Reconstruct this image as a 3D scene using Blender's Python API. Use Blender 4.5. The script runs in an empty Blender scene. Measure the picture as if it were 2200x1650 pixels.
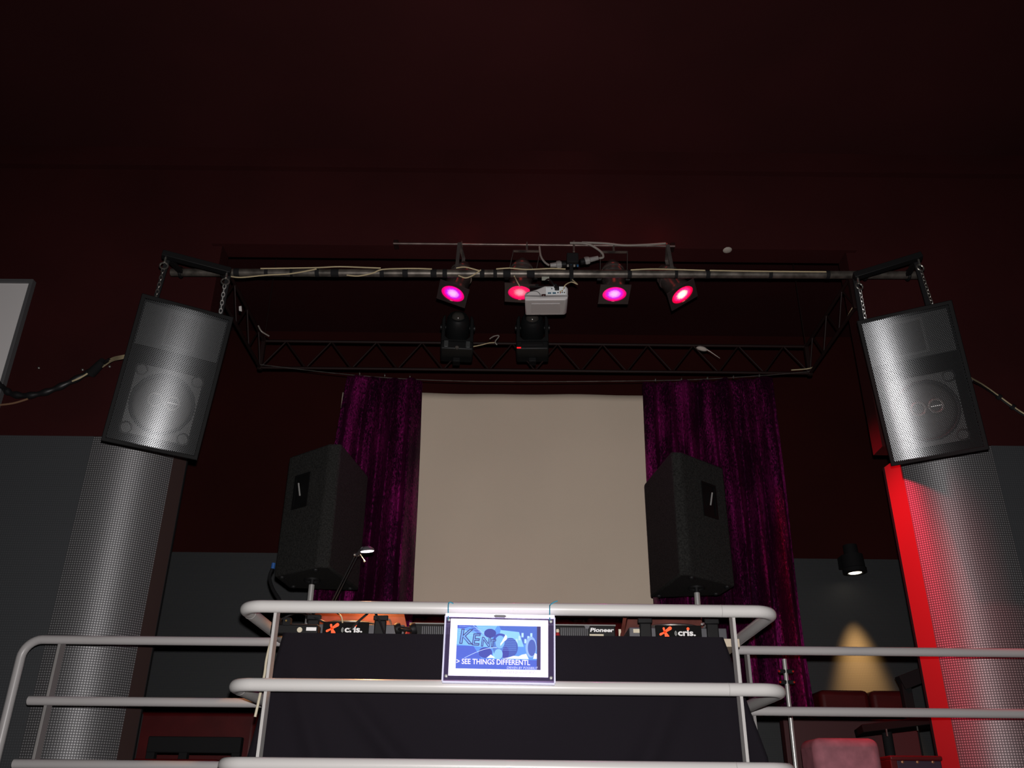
import bpy, bmesh, math, random
from mathutils import Vector, Matrix, Euler
random.seed(7)
S = bpy.context.scene
C = S.collection
R = math.radians
PI = math.pi

# ------------------------------------------------------------------ camera
F_PX, PITCH, ROLL = 1900.0, R(26.0), R(0.6)
EYE = Vector((0, 0, 1.6))
_f = Vector((0, math.cos(PITCH), math.sin(PITCH)))
_u0 = Vector((0, -math.sin(PITCH), math.cos(PITCH)))
_x = Vector((1, 0, 0))
_r = _x * math.cos(ROLL) + _u0 * math.sin(ROLL)
_u = -_x * math.sin(ROLL) + _u0 * math.cos(ROLL)
cd = bpy.data.cameras.new('camera')
cam = bpy.data.objects.new('camera', cd)
C.objects.link(cam)
cd.sensor_fit = 'HORIZONTAL'
cd.sensor_width = 36
cd.lens = F_PX / 2200 * 36
cd.clip_start = 0.05
M = Matrix((_r, _u, -_f)).transposed().to_4x4()
M.translation = EYE
cam.matrix_world = M
S.camera = cam

# ------------------------------------------------------------------ light, exposure
w = bpy.data.worlds.new('world')
S.world = w
w.use_nodes = True
w.node_tree.nodes['Background'].inputs[0].default_value = (0.02, 0.008, 0.009, 1)
w.node_tree.nodes['Background'].inputs[1].default_value = 0.12
S.view_settings.view_transform = 'Standard'
S.view_settings.look = 'None'
S.view_settings.gamma = 1
S.view_settings.exposure = 0
S.view_settings.use_curve_mapping = False


def light(name, typ, loc, aim=None, energy=100, color=(1, 1, 1), size=0.05, angle=60, blend=0.5):
    l = bpy.data.lights.new(name, typ)
    l.energy = energy
    l.color = color
    if typ == 'SPOT':
        l.spot_size = R(angle)
        l.spot_blend = blend
    l.shadow_soft_size = size
    o = bpy.data.objects.new(name, l)
    C.objects.link(o)
    o.location = loc
    if aim is not None:
        o.rotation_euler = (Vector(aim) - Vector(loc)).to_track_quat('-Z', 'Y').to_euler()
    return o


# the camera's own flash, just above the lens
flash_loc = EYE + _u * 0.075 + _r * 0.012
light('camera_flash', 'SPOT', flash_loc, flash_loc + _f - _u * 0.12, 560, (1.0, 0.95, 0.93), 0.015, 125, 1.0)
# a red club spotlight out of frame, lower right of the hall, washing the right column and the seats behind it
light('red_club_spot', 'SPOT', (0.2, 2.6, 4.9), (2.76, 4.8, 2.45), 170, (1.0, 0.05, 0.07), 0.06, 20, 0.9)


# ------------------------------------------------------------------ helpers
def at(px, py, Y):
    d = _f + _r * ((px - 1100) / F_PX) + _u * ((825 - py) / F_PX)
    return EYE + d * (Y / d.y)


def atz(px, py, Z):
    d = _f + _r * ((px - 1100) / F_PX) + _u * ((825 - py) / F_PX)
    return EYE + d * ((Z - EYE.z) / d.z)


MATS = {}


def mat(name, col, rough=0.6, metal=0.0, spec=0.5, var=0.0, vscale=20.0, bump=0.0, bscale=60.0,
        emit=None, estr=0.0, sheen=0.0, coat=0.0, stretch=(1, 1, 1)):
    if name in MATS:
        return MATS[name]
    m = bpy.data.materials.new(name)
    m.use_nodes = True
    nt = m.node_tree
    b = nt.nodes['Principled BSDF']
    b.inputs['Base Color'].default_value = (*col, 1)
    b.inputs['Roughness'].default_value = rough
    b.inputs['Metallic'].default_value = metal
    b.inputs['Specular IOR Level'].default_value = spec
    b.inputs['Coat Weight'].default_value = coat
    if sheen:
        b.inputs['Sheen Weight'].default_value = sheen
        b.inputs['Sheen Tint'].default_value = (*[min(1, c * 6) for c in col], 1)
    if emit:
        b.inputs['Emission Color'].default_value = (*emit, 1)
        b.inputs['Emission Strength'].default_value = estr
    if var or bump:
        tc = nt.nodes.new('ShaderNodeTexCoord')
        mp = nt.nodes.new('ShaderNodeMapping')
        mp.inputs['Scale'].default_value = stretch
        nt.links.new(tc.outputs['Object'], mp.inputs['Vector'])
    if var:
        n = nt.nodes.new('ShaderNodeTexNoise')
        n.inputs['Scale'].default_value = vscale
        n.inputs['Detail'].default_value = 6
        nt.links.new(mp.outputs[0], n.inputs['Vector'])
        rmp = nt.nodes.new('ShaderNodeValToRGB')
        rmp.color_ramp.elements[0].position = 0.3
        rmp.color_ramp.elements[1].position = 0.7
        rmp.color_ramp.elements[0].color = (*[c * (1 - var) for c in col], 1)
        rmp.color_ramp.elements[1].color = (*[min(1, c * (1 + var)) for c in col], 1)
        nt.links.new(n.outputs['Fac'], rmp.inputs['Fac'])
        nt.links.new(rmp.outputs['Color'], b.inputs['Base Color'])
    if bump:
        n2 = nt.nodes.new('ShaderNodeTexNoise')
        n2.inputs['Scale'].default_value = bscale
        n2.inputs['Detail'].default_value = 4
        nt.links.new(mp.outputs[0], n2.inputs['Vector'])
        bp = nt.nodes.new('ShaderNodeBump')
        bp.inputs['Strength'].default_value = bump
        bp.inputs['Distance'].default_value = 0.01
        nt.links.new(n2.outputs['Fac'], bp.inputs['Height'])
        nt.links.new(bp.outputs['Normal'], b.inputs['Normal'])
    MATS[name] = m
    return m


def dot_mask(nt, coord, pitch, radius, soft=0.12, hexa=False):
    """1 inside round dots on a grid given in metres of the UV map"""
    def vm(op, a, bval=None):
        n = nt.nodes.new('ShaderNodeVectorMath')
        n.operation = op
        nt.links.new(a, n.inputs[0])
        if bval is not None:
            n.inputs[1].default_value = bval
        return n

    def grid(off):
        sx, sy = (1 / pitch, 1 / (pitch * (1.732 if hexa else 1)))
        s = vm('MULTIPLY', coord, (sx, sy, 0))
        a = vm('ADD', s.outputs[0], off)
        fr = vm('FRACTION', a.outputs[0])
        c = vm('SUBTRACT', fr.outputs[0], (0.5, 0.5, 0))
        k = vm('MULTIPLY', c.outputs[0], (1, 1.732 if hexa else 1, 0))
        return vm('LENGTH', k.outputs[0]).outputs['Value']
    d = grid((0, 0, 0))
    if hexa:
        d2 = grid((0.5, 0.5, 0))
        mn = nt.nodes.new('ShaderNodeMath')
        mn.operation = 'MINIMUM'
        nt.links.new(d, mn.inputs[0])
        nt.links.new(d2, mn.inputs[1])
        d = mn.outputs[0]
    mr = nt.nodes.new('ShaderNodeMapRange')
    mr.inputs['From Min'].default_value = radius - soft / 2
    mr.inputs['From Max'].default_value = radius + soft / 2
    mr.inputs['To Min'].default_value = 1
    mr.inputs['To Max'].default_value = 0
    nt.links.new(d, mr.inputs['Value'])
    return mr.outputs[0]


def mat_dots(name, base, dot, rough, pitch, metal, aniso):
    m = mat(name, base, rough, metal)
    nt = m.node_tree
    b = nt.nodes['Principled BSDF']
    uv = nt.nodes.new('ShaderNodeTexCoord')
    k = dot_mask(nt, uv.outputs['UV'], pitch, 0.30, 0.2)
    mx = nt.nodes.new('ShaderNodeMix')
    mx.data_type = 'RGBA'
    mx.inputs[6].default_value = (*base, 1)
    mx.inputs[7].default_value = (*dot, 1)
    nt.links.new(k, mx.inputs[0])
    nt.links.new(mx.outputs[2], b.inputs['Base Color'])
    b.inputs['Anisotropic'].default_value = aniso
    if aniso:
        t = nt.nodes.new('ShaderNodeTangent')
        t.direction_type = 'UV_MAP'
        t.uv_map = 'UVMap'
        nt.links.new(t.outputs[0], b.inputs['Tangent'])
        b.inputs['Anisotropic Rotation'].default_value = 0.25
    return m


def mat_grille(name):
    m = mat(name, (0.105, 0.11, 0.115), 0.30, 0.9)
    nt = m.node_tree
    b = nt.nodes['Principled BSDF']
    b.inputs['Anisotropic'].default_value = 0.64
    b.inputs['Anisotropic Rotation'].default_value = 0.25
    t = nt.nodes.new('ShaderNodeTangent')
    t.direction_type = 'UV_MAP'
    t.uv_map = 'UVMap'
    nt.links.new(t.outputs[0], b.inputs['Tangent'])
    uv = nt.nodes.new('ShaderNodeTexCoord')
    k = dot_mask(nt, uv.outputs['UV'], 0.0092, 0.35, 0.12, True)
    tr = nt.nodes.new('ShaderNodeBsdfTransparent')
    mx = nt.nodes.new('ShaderNodeMixShader')
    nt.links.new(k, mx.inputs[0])
    nt.links.new(b.outputs[0], mx.inputs[1])
    nt.links.new(tr.outputs[0], mx.inputs[2])
    nt.links.new(mx.outputs[0], nt.nodes['Material Output'].inputs[0])
    return m


def mat_velvet(name):
    m = bpy.data.materials.new(name)
    m.use_nodes = True
    nt = m.node_tree
    b = nt.nodes['Principled BSDF']
    tc = nt.nodes.new('ShaderNodeTexCoord')
    mp = nt.nodes.new('ShaderNodeMapping')
    mp.inputs['Scale'].default_value = (1, 1, 0.45)
    nt.links.new(tc.outputs['Object'], mp.inputs['Vector'])
    n = nt.nodes.new('ShaderNodeTexNoise')
    n.inputs['Scale'].default_value = 110
    n.inputs['Detail'].default_value = 8
    n.inputs['Roughness'].default_value = 0.7
    n.inputs['Distortion'].default_value = 0.6
    nt.links.new(mp.outputs[0], n.inputs['Vector'])
    n3 = nt.nodes.new('ShaderNodeTexNoise')
    n3.inputs['Scale'].default_value = 5.0
    n3.inputs['Detail'].default_value = 2
    mp3 = nt.nodes.new('ShaderNodeMapping')
    mp3.inputs['Scale'].default_value = (1.6, 1.6, 0.4)
    nt.links.new(tc.outputs['Object'], mp3.inputs['Vector'])
    nt.links.new(mp3.outputs[0], n3.inputs['Vector'])
    md = nt.nodes.new('ShaderNodeMath')
    md.operation = 'MULTIPLY_ADD'
    md.inputs[1].default_value = 0.6
    nt.links.new(n3.outputs['Fac'], md.inputs[0])
    nt.links.new(n.outputs['Fac'], md.inputs[2])
    rp = nt.nodes.new('ShaderNodeValToRGB')
    e = rp.color_ramp.elements
    e[0].position = 0.76
    e[0].color = (0.020, 0.0010, 0.0140, 1)
    e[1].position = 1.0
    e[1].color = (0.30, 0.012, 0.160, 1)
    nt.links.new(md.outputs[0], rp.inputs['Fac'])
    nt.links.new(rp.outputs['Color'], b.inputs['Base Color'])
    b.inputs['Roughness'].default_value = 0.40
    b.inputs['Metallic'].default_value = 0.72
    b.inputs['Specular IOR Level'].default_value = 0.12
    b.inputs['Sheen Weight'].default_value = 0.05
    b.inputs['Sheen Tint'].default_value = (0.7, 0.05, 0.4, 1)
    bp = nt.nodes.new('ShaderNodeBump')
    bp.inputs['Strength'].default_value = 0.55
    bp.inputs['Distance'].default_value = 0.012
    nt.links.new(n.outputs['Fac'], bp.inputs['Height'])
    nt.links.new(bp.outputs['Normal'], b.inputs['Normal'])
    return m


def mat_lens(name, core, mid, rim, s):
    """coloured gel over a burning lamp: hot core, saturated rim; radius from the disc's own UV"""
    m = bpy.data.materials.new(name)
    m.use_nodes = True
    nt = m.node_tree
    b = nt.nodes['Principled BSDF']
    b.inputs['Base Color'].default_value = (0.02, 0.0, 0.01, 1)
    b.inputs['Roughness'].default_value = 0.25
    uv = nt.nodes.new('ShaderNodeTexCoord')
    ln = nt.nodes.new('ShaderNodeVectorMath')
    ln.operation = 'LENGTH'
    nz = nt.nodes.new('ShaderNodeTexNoise')
    nz.inputs['Scale'].default_value = 5
    nt.links.new(uv.outputs['UV'], nz.inputs['Vector'])
    mr = nt.nodes.new('ShaderNodeMath')
    mr.operation = 'MULTIPLY_ADD'
    mr.inputs[1].default_value = 0.25
    nt.links.new(nz.outputs['Fac'], mr.inputs[0])
    nt.links.new(uv.outputs['UV'], ln.inputs[0])
    nt.links.new(ln.outputs['Value'], mr.inputs[2])
    rp = nt.nodes.new('ShaderNodeValToRGB')
    e = rp.color_ramp.elements
    e[0].position = 0.32
    e[0].color = (*core, 1)
    e[1].position = 0.97
    e[1].color = (*rim, 1)
    k = e.new(0.68)
    k.color = (*mid, 1)
    k2 = e.new(1.0)
    k2.color = (rim[0] * 0.8, rim[1], rim[2], 1)
    nt.links.new(mr.outputs[0], rp.inputs['Fac'])
    nt.links.new(rp.outputs['Color'], b.inputs['Emission Color'])
    b.inputs['Emission Strength'].default_value = s
    return m


def mat_glass(name, tint=(0.9, 0.9, 1.0), amount=0.12):
    m = bpy.data.materials.new(name)
    m.use_nodes = True
    nt = m.node_tree
    nt.nodes.remove(nt.nodes['Principled BSDF'])
    tr = nt.nodes.new('ShaderNodeBsdfTransparent')
    tr.inputs[0].default_value = (*tint, 1)
    gl = nt.nodes.new('ShaderNodeBsdfGlossy')
    gl.inputs['Roughness'].default_value = 0.05
    mx = nt.nodes.new('ShaderNodeMixShader')
    mx.inputs[0].default_value = amount
    nt.links.new(tr.outputs[0], mx.inputs[1])
    nt.links.new(gl.outputs[0], mx.inputs[2])
    nt.links.new(mx.outputs[0], nt.nodes['Material Output'].inputs[0])
    return m


class MB:
    """collects shapes in world (or local) space; build() links ONE mesh object"""
    def __init__(self):
        self.v = []
        self.f = []
        self.uv = {}

    def add(self, vs, fs, uvs=None):
        o = len(self.v)
        self.v += [Vector(p) for p in vs]
        for i, f in enumerate(fs):
            if uvs:
                self.uv[len(self.f)] = [uvs[k] for k in f]
            self.f.append([o + k for k in f])
        return self

    def box(self, c, s, rot=None):
        hx, hy, hz = s[0] / 2, s[1] / 2, s[2] / 2
        vs = [Vector((x, y, z)) for x in (-hx, hx) for y in (-hy, hy) for z in (-hz, hz)]
        if rot is not None:
            m = rot if isinstance(rot, Matrix) else Euler(rot).to_matrix()
            vs = [m @ p for p in vs]
        c = Vector(c)
        return self.add([c + p for p in vs], [(0, 1, 3, 2), (4, 6, 7, 5), (0, 4, 5, 1), (2, 3, 7, 6), (0, 2, 6, 4), (1, 5, 7, 3)])

    def span(self, a, b):
        a, b = Vector(a), Vector(b)
        return self.box((a + b) / 2, [abs(b[i] - a[i]) for i in range(3)])

    def tube(self, pts, r, seg=12, cap=True):
        pts = [Vector(p) for p in pts]
        rs = r if isinstance(r, (list, tuple)) else [r] * len(pts)
        vs, fs = [], []
        t0 = (pts[1] - pts[0]).normalized()
        up = Vector((0, 0, 1)) if abs(t0.z) < 0.9 else Vector((1, 0, 0))
        n = (up - t0 * up.dot(t0)).normalized()
        for i, p in enumerate(pts):
            if i == 0:
                t = t0
            elif i == len(pts) - 1:
                t = (pts[i] - pts[i - 1]).normalized()
            else:
                t = ((pts[i + 1] - p).normalized() + (p - pts[i - 1]).normalized()).normalized()
            n = (n - t * n.dot(t)).normalized()
            b = t.cross(n)
            for k in range(seg):
                a = 2 * PI * k / seg
                vs.append(p + (n * math.cos(a) + b * math.sin(a)) * rs[i])
        for i in range(len(pts) - 1):
            for k in range(seg):
                k2 = (k + 1) % seg
                fs.append((i * seg + k, i * seg + k2, (i + 1) * seg + k2, (i + 1) * seg + k))
        if cap:
            fs.append(tuple(range(seg))[::-1])
            fs.append(tuple((len(pts) - 1) * seg + k for k in range(seg)))
        return self.add(vs, fs)

    def bar(self, a, b, wdt, thk, up=(0, 0, 1)):
        a, b = Vector(a), Vector(b)
        t = (b - a).normalized()
        up = Vector(up)
        if abs(t.dot(up)) > 0.98:
            up = Vector((0, 1, 0))
        s = t.cross(up).normalized()
        u = s.cross(t)
        m = Matrix((t, s, u)).transposed()
        return self.box((a + b) / 2, ((b - a).length, wdt, thk), m)

    def lathe(self, prof, m=None, seg=24, close=True):
        """prof: (radius, height) along +Z, m a 4x4"""
        m = m or Matrix()
        vs, fs = [], []
        for r, h in prof:
            for k in range(seg):
                a = 2 * PI * k / seg
                vs.append(m @ Vector((r * math.cos(a), r * math.sin(a), h)))
        for i in range(len(prof) - 1):
            for k in range(seg):
                k2 = (k + 1) % seg
                fs.append((i * seg + k, i * seg + k2, (i + 1) * seg + k2, (i + 1) * seg + k))
        if close:
            fs.append(tuple(range(seg))[::-1])
            fs.append(tuple((len(prof) - 1) * seg + k for k in range(seg)))
        return self.add(vs, fs)

    def prism(self, poly, m, h):
        """polygon in XY of m, extruded by h along +Z of m"""
        n = len(poly)
        vs = [m @ Vector((p[0], p[1], 0)) for p in poly] + [m @ Vector((p[0], p[1], h)) for p in poly]
        fs = [tuple(range(n))[::-1], tuple(range(n, 2 * n))]
        for k in range(n):
            k2 = (k + 1) % n
            fs.append((k, k2, n + k2, n + k))
        return self.add(vs, fs)

    def torus(self, m, r1, r2, s1=20, s2=8):
        vs, fs = [], []
        for i in range(s1):
            a = 2 * PI * i / s1
            for k in range(s2):
                b = 2 * PI * k / s2
                rr = r1 + r2 * math.cos(b)
                vs.append(m @ Vector((rr * math.cos(a), rr * math.sin(a), r2 * math.sin(b))))
        for i in range(s1):
            for k in range(s2):
                i2, k2 = (i + 1) % s1, (k + 1) % s2
                fs.append((i * s2 + k, i2 * s2 + k, i2 * s2 + k2, i * s2 + k2))
        return self.add(vs, fs)

    def build(self, name, m, parent=None, local=False, bevel=0.0, smooth=True, seg=2):
        me = bpy.data.meshes.new(name)
        inv = Matrix()
        if parent is not None and not local:
            inv = WM[parent.name].inverted()
        me.from_pydata([inv @ p for p in self.v], [], self.f)
        if self.uv:
            ul = me.uv_layers.new(name='UVMap')
            for pi, p in enumerate(me.polygons):
                if pi in self.uv:
                    for j, li in enumerate(p.loop_indices):
                        ul.data[li].uv = self.uv[pi][j]
        bm = bmesh.new()
        bm.from_mesh(me)
        bmesh.ops.recalc_face_normals(bm, faces=bm.faces)
        if bevel:
            ed = [e for e in bm.edges if len(e.link_faces) == 2 and e.calc_face_angle(0) > 0.5]
            rb = bmesh.ops.bevel(bm, geom=ed, offset=bevel, segments=seg, profile=0.5, affect='EDGES', clamp_overlap=True)
            for f in rb['faces']:
                f.smooth = smooth
        elif smooth:
            for f in bm.faces:
                f.smooth = True
            for e in bm.edges:
                if len(e.link_faces) == 2 and e.calc_face_angle(0) > 0.7:
                    e.smooth = False
        bm.to_mesh(me)
        bm.free()
        me.materials.append(m)
        o = bpy.data.objects.new(name, me)
        C.objects.link(o)
        if parent is not None:
            o.parent = parent
            WM[o.name] = WM[parent.name].copy()
        else:
            WM[o.name] = Matrix()
        return o


WM = {}


def thing(name, label, cat, loc=(0, 0, 0), rot=None, group=None):
    o = bpy.data.objects.new(name, None)
    o.empty_display_size = 0.05
    C.objects.link(o)
    m = Matrix.Translation(Vector(loc)) @ ((rot.to_4x4() if isinstance(rot, Matrix) else Euler(rot).to_matrix().to_4x4()) if rot is not None else Matrix())
    o.matrix_world = m
    WM[o.name] = m
    o['label'] = label
    o['category'] = cat
    if group:
        o['group'] = group
    return o


def tag(o, label, cat, group=None):
    o['label'] = label
    o['category'] = cat
    if group:
        o['group'] = group
    return o


def struct(name, mb, m, label=None, **k):
    o = mb.build(name, m, **k)
    o['kind'] = 'structure'
    if label:
        o['label'] = label
    return o


def frame(z, x=None, loc=(0, 0, 0)):
    """4x4 whose +Z is z"""
    z = Vector(z).normalized()
    x = Vector(x) if x is not None else (Vector((1, 0, 0)) if abs(z.x) < 0.9 else Vector((0, 1, 0)))
    x = (x - z * x.dot(z)).normalized()
    y = z.cross(x)
    m = Matrix((x, y, z)).transposed().to_4x4()
    m.translation = Vector(loc)
    return m


def smooth_path(pts, n=8):
    pts = [Vector(p) for p in pts]
    out = []
    for i in range(len(pts) - 1):
        p0 = pts[max(i - 1, 0)]
        p1, p2 = pts[i], pts[i + 1]
        p3 = pts[min(i + 2, len(pts) - 1)]
        for k in range(n):
            t = k / n
            out.append(0.5 * ((2 * p1) + (p2 - p0) * t + (2 * p0 - 5 * p1 + 4 * p2 - p3) * t * t + (3 * p1 - p0 - 3 * p2 + p3) * t ** 3))
    out.append(pts[-1])
    return out


def text(name, body, m, size, mt, parent, align='LEFT', extrude=0.0003, sx=1.0, bold=0.0, local=True, shear=0.0):
    """text in the XY plane of m (4x4 in the parent's local space)"""
    cu = bpy.data.curves.new(name, 'FONT')
    cu.body = body
    cu.size = size
    cu.extrude = extrude
    cu.align_x = align
    cu.offset = bold
    cu.shear = shear
    cu.resolution_u = 3
    t = bpy.data.objects.new('tmp_text', cu)
    C.objects.link(t)
    bpy.context.view_layer.update()
    me = bpy.data.meshes.new_from_object(t.evaluated_get(bpy.context.evaluated_depsgraph_get()))
    bpy.data.objects.remove(t)
    bpy.data.curves.remove(cu)
    mm = m @ Matrix.Diagonal((sx, 1, 1, 1))
    me.transform(mm)
    me.name = name
    me.materials.clear()
    me.materials.append(mt)
    o = bpy.data.objects.new(name, me)
    C.objects.link(o)
    o.parent = parent
    WM[o.name] = WM[parent.name].copy()
    return o


# ------------------------------------------------------------------ materials
m_red = mat('wall_dark_red', (0.031, 0.0048, 0.0052), 0.75, spec=0.15, var=0.18, vscale=1.3, bump=0.05, bscale=90)
m_ceil = mat('ceiling_dark_red', (0.033, 0.0060, 0.0066), 0.85, spec=0.15, var=0.15, vscale=1.0)
m_backred = mat('stage_wall_oxblood', (0.031, 0.0034, 0.0027), 0.85, spec=0.15, var=0.15, vscale=1.1)
m_clad = mat_dots('cladding_dots_grey', (0.056, 0.060, 0.065), (0.080, 0.085, 0.092), 0.55, 0.0128, 0.25, 0.0)
m_clad_back = mat_dots('cladding_dots_rear', (0.040, 0.043, 0.046), (0.058, 0.062, 0.066), 0.6, 0.0128, 0.2, 0.0)
m_col = mat_dots('column_dots_metal', (0.115, 0.115, 0.12), (0.46, 0.46, 0.475), 0.60, 0.0128, 0.60, 0.74)
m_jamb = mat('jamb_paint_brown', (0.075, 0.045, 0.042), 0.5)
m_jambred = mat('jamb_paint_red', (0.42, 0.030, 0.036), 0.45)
m_floor = mat('floor_dark', (0.02, 0.016, 0.018), 0.45, var=0.3, vscale=3)
m_rail = mat('rail_white_paint', (0.60, 0.592, 0.58), 0.33, spec=0.5, coat=0.25)
m_post = mat('post_grey_paint', (0.46, 0.45, 0.44), 0.4)
m_black = mat('black_satin', (0.007, 0.007, 0.0075), 0.55, spec=0.2)
m_blackmatte = mat('black_matte', (0.010, 0.010, 0.011), 0.8, spec=0.2)
m_carpet = mat('speaker_carpet', (0.0185, 0.0185, 0.0176), 0.95, spec=0.1, var=0.5, vscale=120, bump=0.5, bscale=220)
m_steel = mat('steel_worn', (0.36, 0.35, 0.32), 0.36, 0.9, var=0.35, vscale=25)
m_tube = mat('tube_rusty_steel', (0.13, 0.115, 0.10), 0.45, 0.6, var=0.55, vscale=16)
m_chrome = mat('chrome', (0.62, 0.62, 0.60), 0.30, 0.55)
m_wire = mat('wire_yellowed', (0.52, 0.43, 0.26), 0.5)
m_wiregrey = mat('wire_grey', (0.24, 0.22, 0.195), 0.5)
m_cable = mat('cable_black', (0.010, 0.010, 0.011), 0.45)
m_truss = mat('truss_black_tube', (0.012, 0.0040, 0.0036), 0.6, spec=0.25)
m_white = mat('white_plastic', (0.62, 0.60, 0.58), 0.45)
m_screen = mat('screen_cloth_beige', (0.60, 0.505, 0.405), 0.9, spec=0.1, var=0.04, vscale=1.2, bump=0.15, bscale=300)
m_board = mat('board_white', (0.76, 0.74, 0.74), 0.6)
m_boardframe = mat('board_frame_grey', (0.10, 0.10, 0.105), 0.5)
m_cloth = mat('tablecloth_dark_navy', (0.0105, 0.0086, 0.0122), 0.9, spec=0.1, bump=0.2, bscale=350)
m_cream = mat('table_cream_laminate', (0.55, 0.47, 0.36), 0.5)
m_velvet = mat_velvet('crushed_velvet_purple')
m_grille = mat_grille('speaker_grille_perforated')
m_spkbody = mat('speaker_body_black', (0.0032, 0.0032, 0.0036), 0.65, spec=0.15)
m_spkin = mat('speaker_baffle_dark', (0.020, 0.022, 0.0235), 0.6)
m_sofa = mat('sofa_red_vinyl', (0.085, 0.0050, 0.0060), 0.5, spec=0.3, var=0.2, vscale=6)
m_pink = mat('pouf_velour_red', (0.34, 0.13, 0.16), 0.8, var=0.25, vscale=14)
m_cgrey = mat('deck_grey', (0.09, 0.09, 0.10), 0.4, 0.3)

# ------------------------------------------------------------------ room shell
FRONT = 4.80      # plane of the wall that frames the stage
ZCEIL = 5.70
ZGREY = 3.56      # top of the grey cladding
ZDECK = 1.40      # raised platform
BACK = 7.30

struct('floor', MB().span((-6, -3, -0.1), (6, 9, 0)), m_floor, 'dark dance floor below the raised platform', smooth=False)
struct('ceiling', MB().span((-6, -3, ZCEIL), (6, 9, ZCEIL + 0.1)), m_ceil, 'dark red painted ceiling', smooth=False)
deck = MB()
deck.prism([(-6, 4.22), (-1.12, 4.22), (-1.12, 3.46), (1.12, 3.46), (1.12, 4.22), (6, 4.22), (6, 8.9), (-6, 8.9)], Matrix.Translation((0, 0, ZDECK - 0.18)), 0.18)
struct('floor_platform', deck, mat('platform_black', (0.015, 0.013, 0.014), 0.6), 'black raised platform carrying the booth', smooth=False)
struct('trim_1', MB().prism([(-6, 4.30), (-1.05, 4.30), (-1.05, 3.54), (1.05, 3.54), (1.05, 4.30), (6, 4.30), (6, 4.4), (-6, 4.4)], Matrix.Translation((0, 0, 0)), ZDECK - 0.18), m_red, 'dark red fascia under the platform', smooth=False)
# front wall with the stage opening
XL, XR, ZTOP = -1.90, 2.17, 4.93
struct('wall_left', MB().span((-6, FRONT, ZGREY), (XL, FRONT + 0.14, ZCEIL)), m_red, 'dark red upper wall left of the stage opening', smooth=False)
struct('wall_right', MB().span((XR, FRONT, ZGREY), (6, FRONT + 0.14, ZCEIL)), m_red, 'dark red upper wall right of the stage opening', smooth=False)
struct('wall_header', MB().span((XL, FRONT, ZTOP), (XR, FRONT + 0.14, ZCEIL)), m_red, 'dark red header over the stage opening', smooth=False)
mb = MB().span((-6, FRONT - 0.05, ZCEIL - 0.16), (6, FRONT, ZCEIL - 0.001))
struct('trim_2', mb, m_red, 'dark red cornice under the ceiling', smooth=False)
mb = MB().span((XL - 0.06, FRONT - 0.03, ZTOP - 0.012), (XR + 0.06, FRONT, ZTOP + 0.012))
struct('trim_3', mb, m_red, 'dark red edge strip along the header', smooth=False)
# shell
struct('wall_hall_left', MB().span((-6.1, -3, 0), (-6, 9, ZCEIL)), m_red, smooth=False)
struct('wall_hall_right', MB().span((6, -3, 0), (6.1, 9, ZCEIL)), m_red, smooth=False)
struct('wall_hall_rear', MB().span((-6, -3.1, 0), (6, -3, ZCEIL)), m_red, smooth=False)


def panel_uv(mb, x0, x1, Y, z0, z1):
    mb.add([(x0, Y, z0), (x1, Y, z0), (x1, Y, z1), (x0, Y, z1)], [(0, 1, 2, 3)], [(x0, z0), (x1, z0), (x1, z1), (x0, z1)])
    mb.add([(x0, Y, z0), (x1, Y, z0), (x1, Y + 0.05, z0), (x0, Y + 0.05, z0)], [(0, 1, 2, 3)], [(0, 0), (0, 0), (0, 0), (0, 0)])
    mb.add([(x0, Y, z1), (x1, Y, z1), (x1, Y + 0.05, z1), (x0, Y + 0.05, z1)], [(0, 1, 2, 3)], [(0, 0), (0, 0), (0, 0), (0, 0)])
    return mb


# back wall: oxblood above, grey dotted cladding below
struct('wall_back', MB().span((-6, BACK + 0.02, 0), (6, BACK + 0.15, ZCEIL)), m_backred, 'oxblood stage wall behind the curtains', smooth=False)
struct('wall_back_cladding', panel_uv(MB(), -6, 6, BACK, ZDECK, ZGREY), m_clad_back, 'grey dotted cladding on the lower stage wall', smooth=False)
# grey cladding on the front wall, either side
AL, AR = -2.43, 2.79
struct('wall_left_cladding', panel_uv(MB(), -6, AL, FRONT - 0.03, ZDECK, ZGREY), m_clad, 'grey dotted cladding left of the left column', smooth=False)
struct('wall_right_cladding', panel_uv(MB(), AR, 6, FRONT - 0.03, ZDECK, ZGREY), m_clad, 'grey dotted cladding right of the right column', smooth=False)


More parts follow.
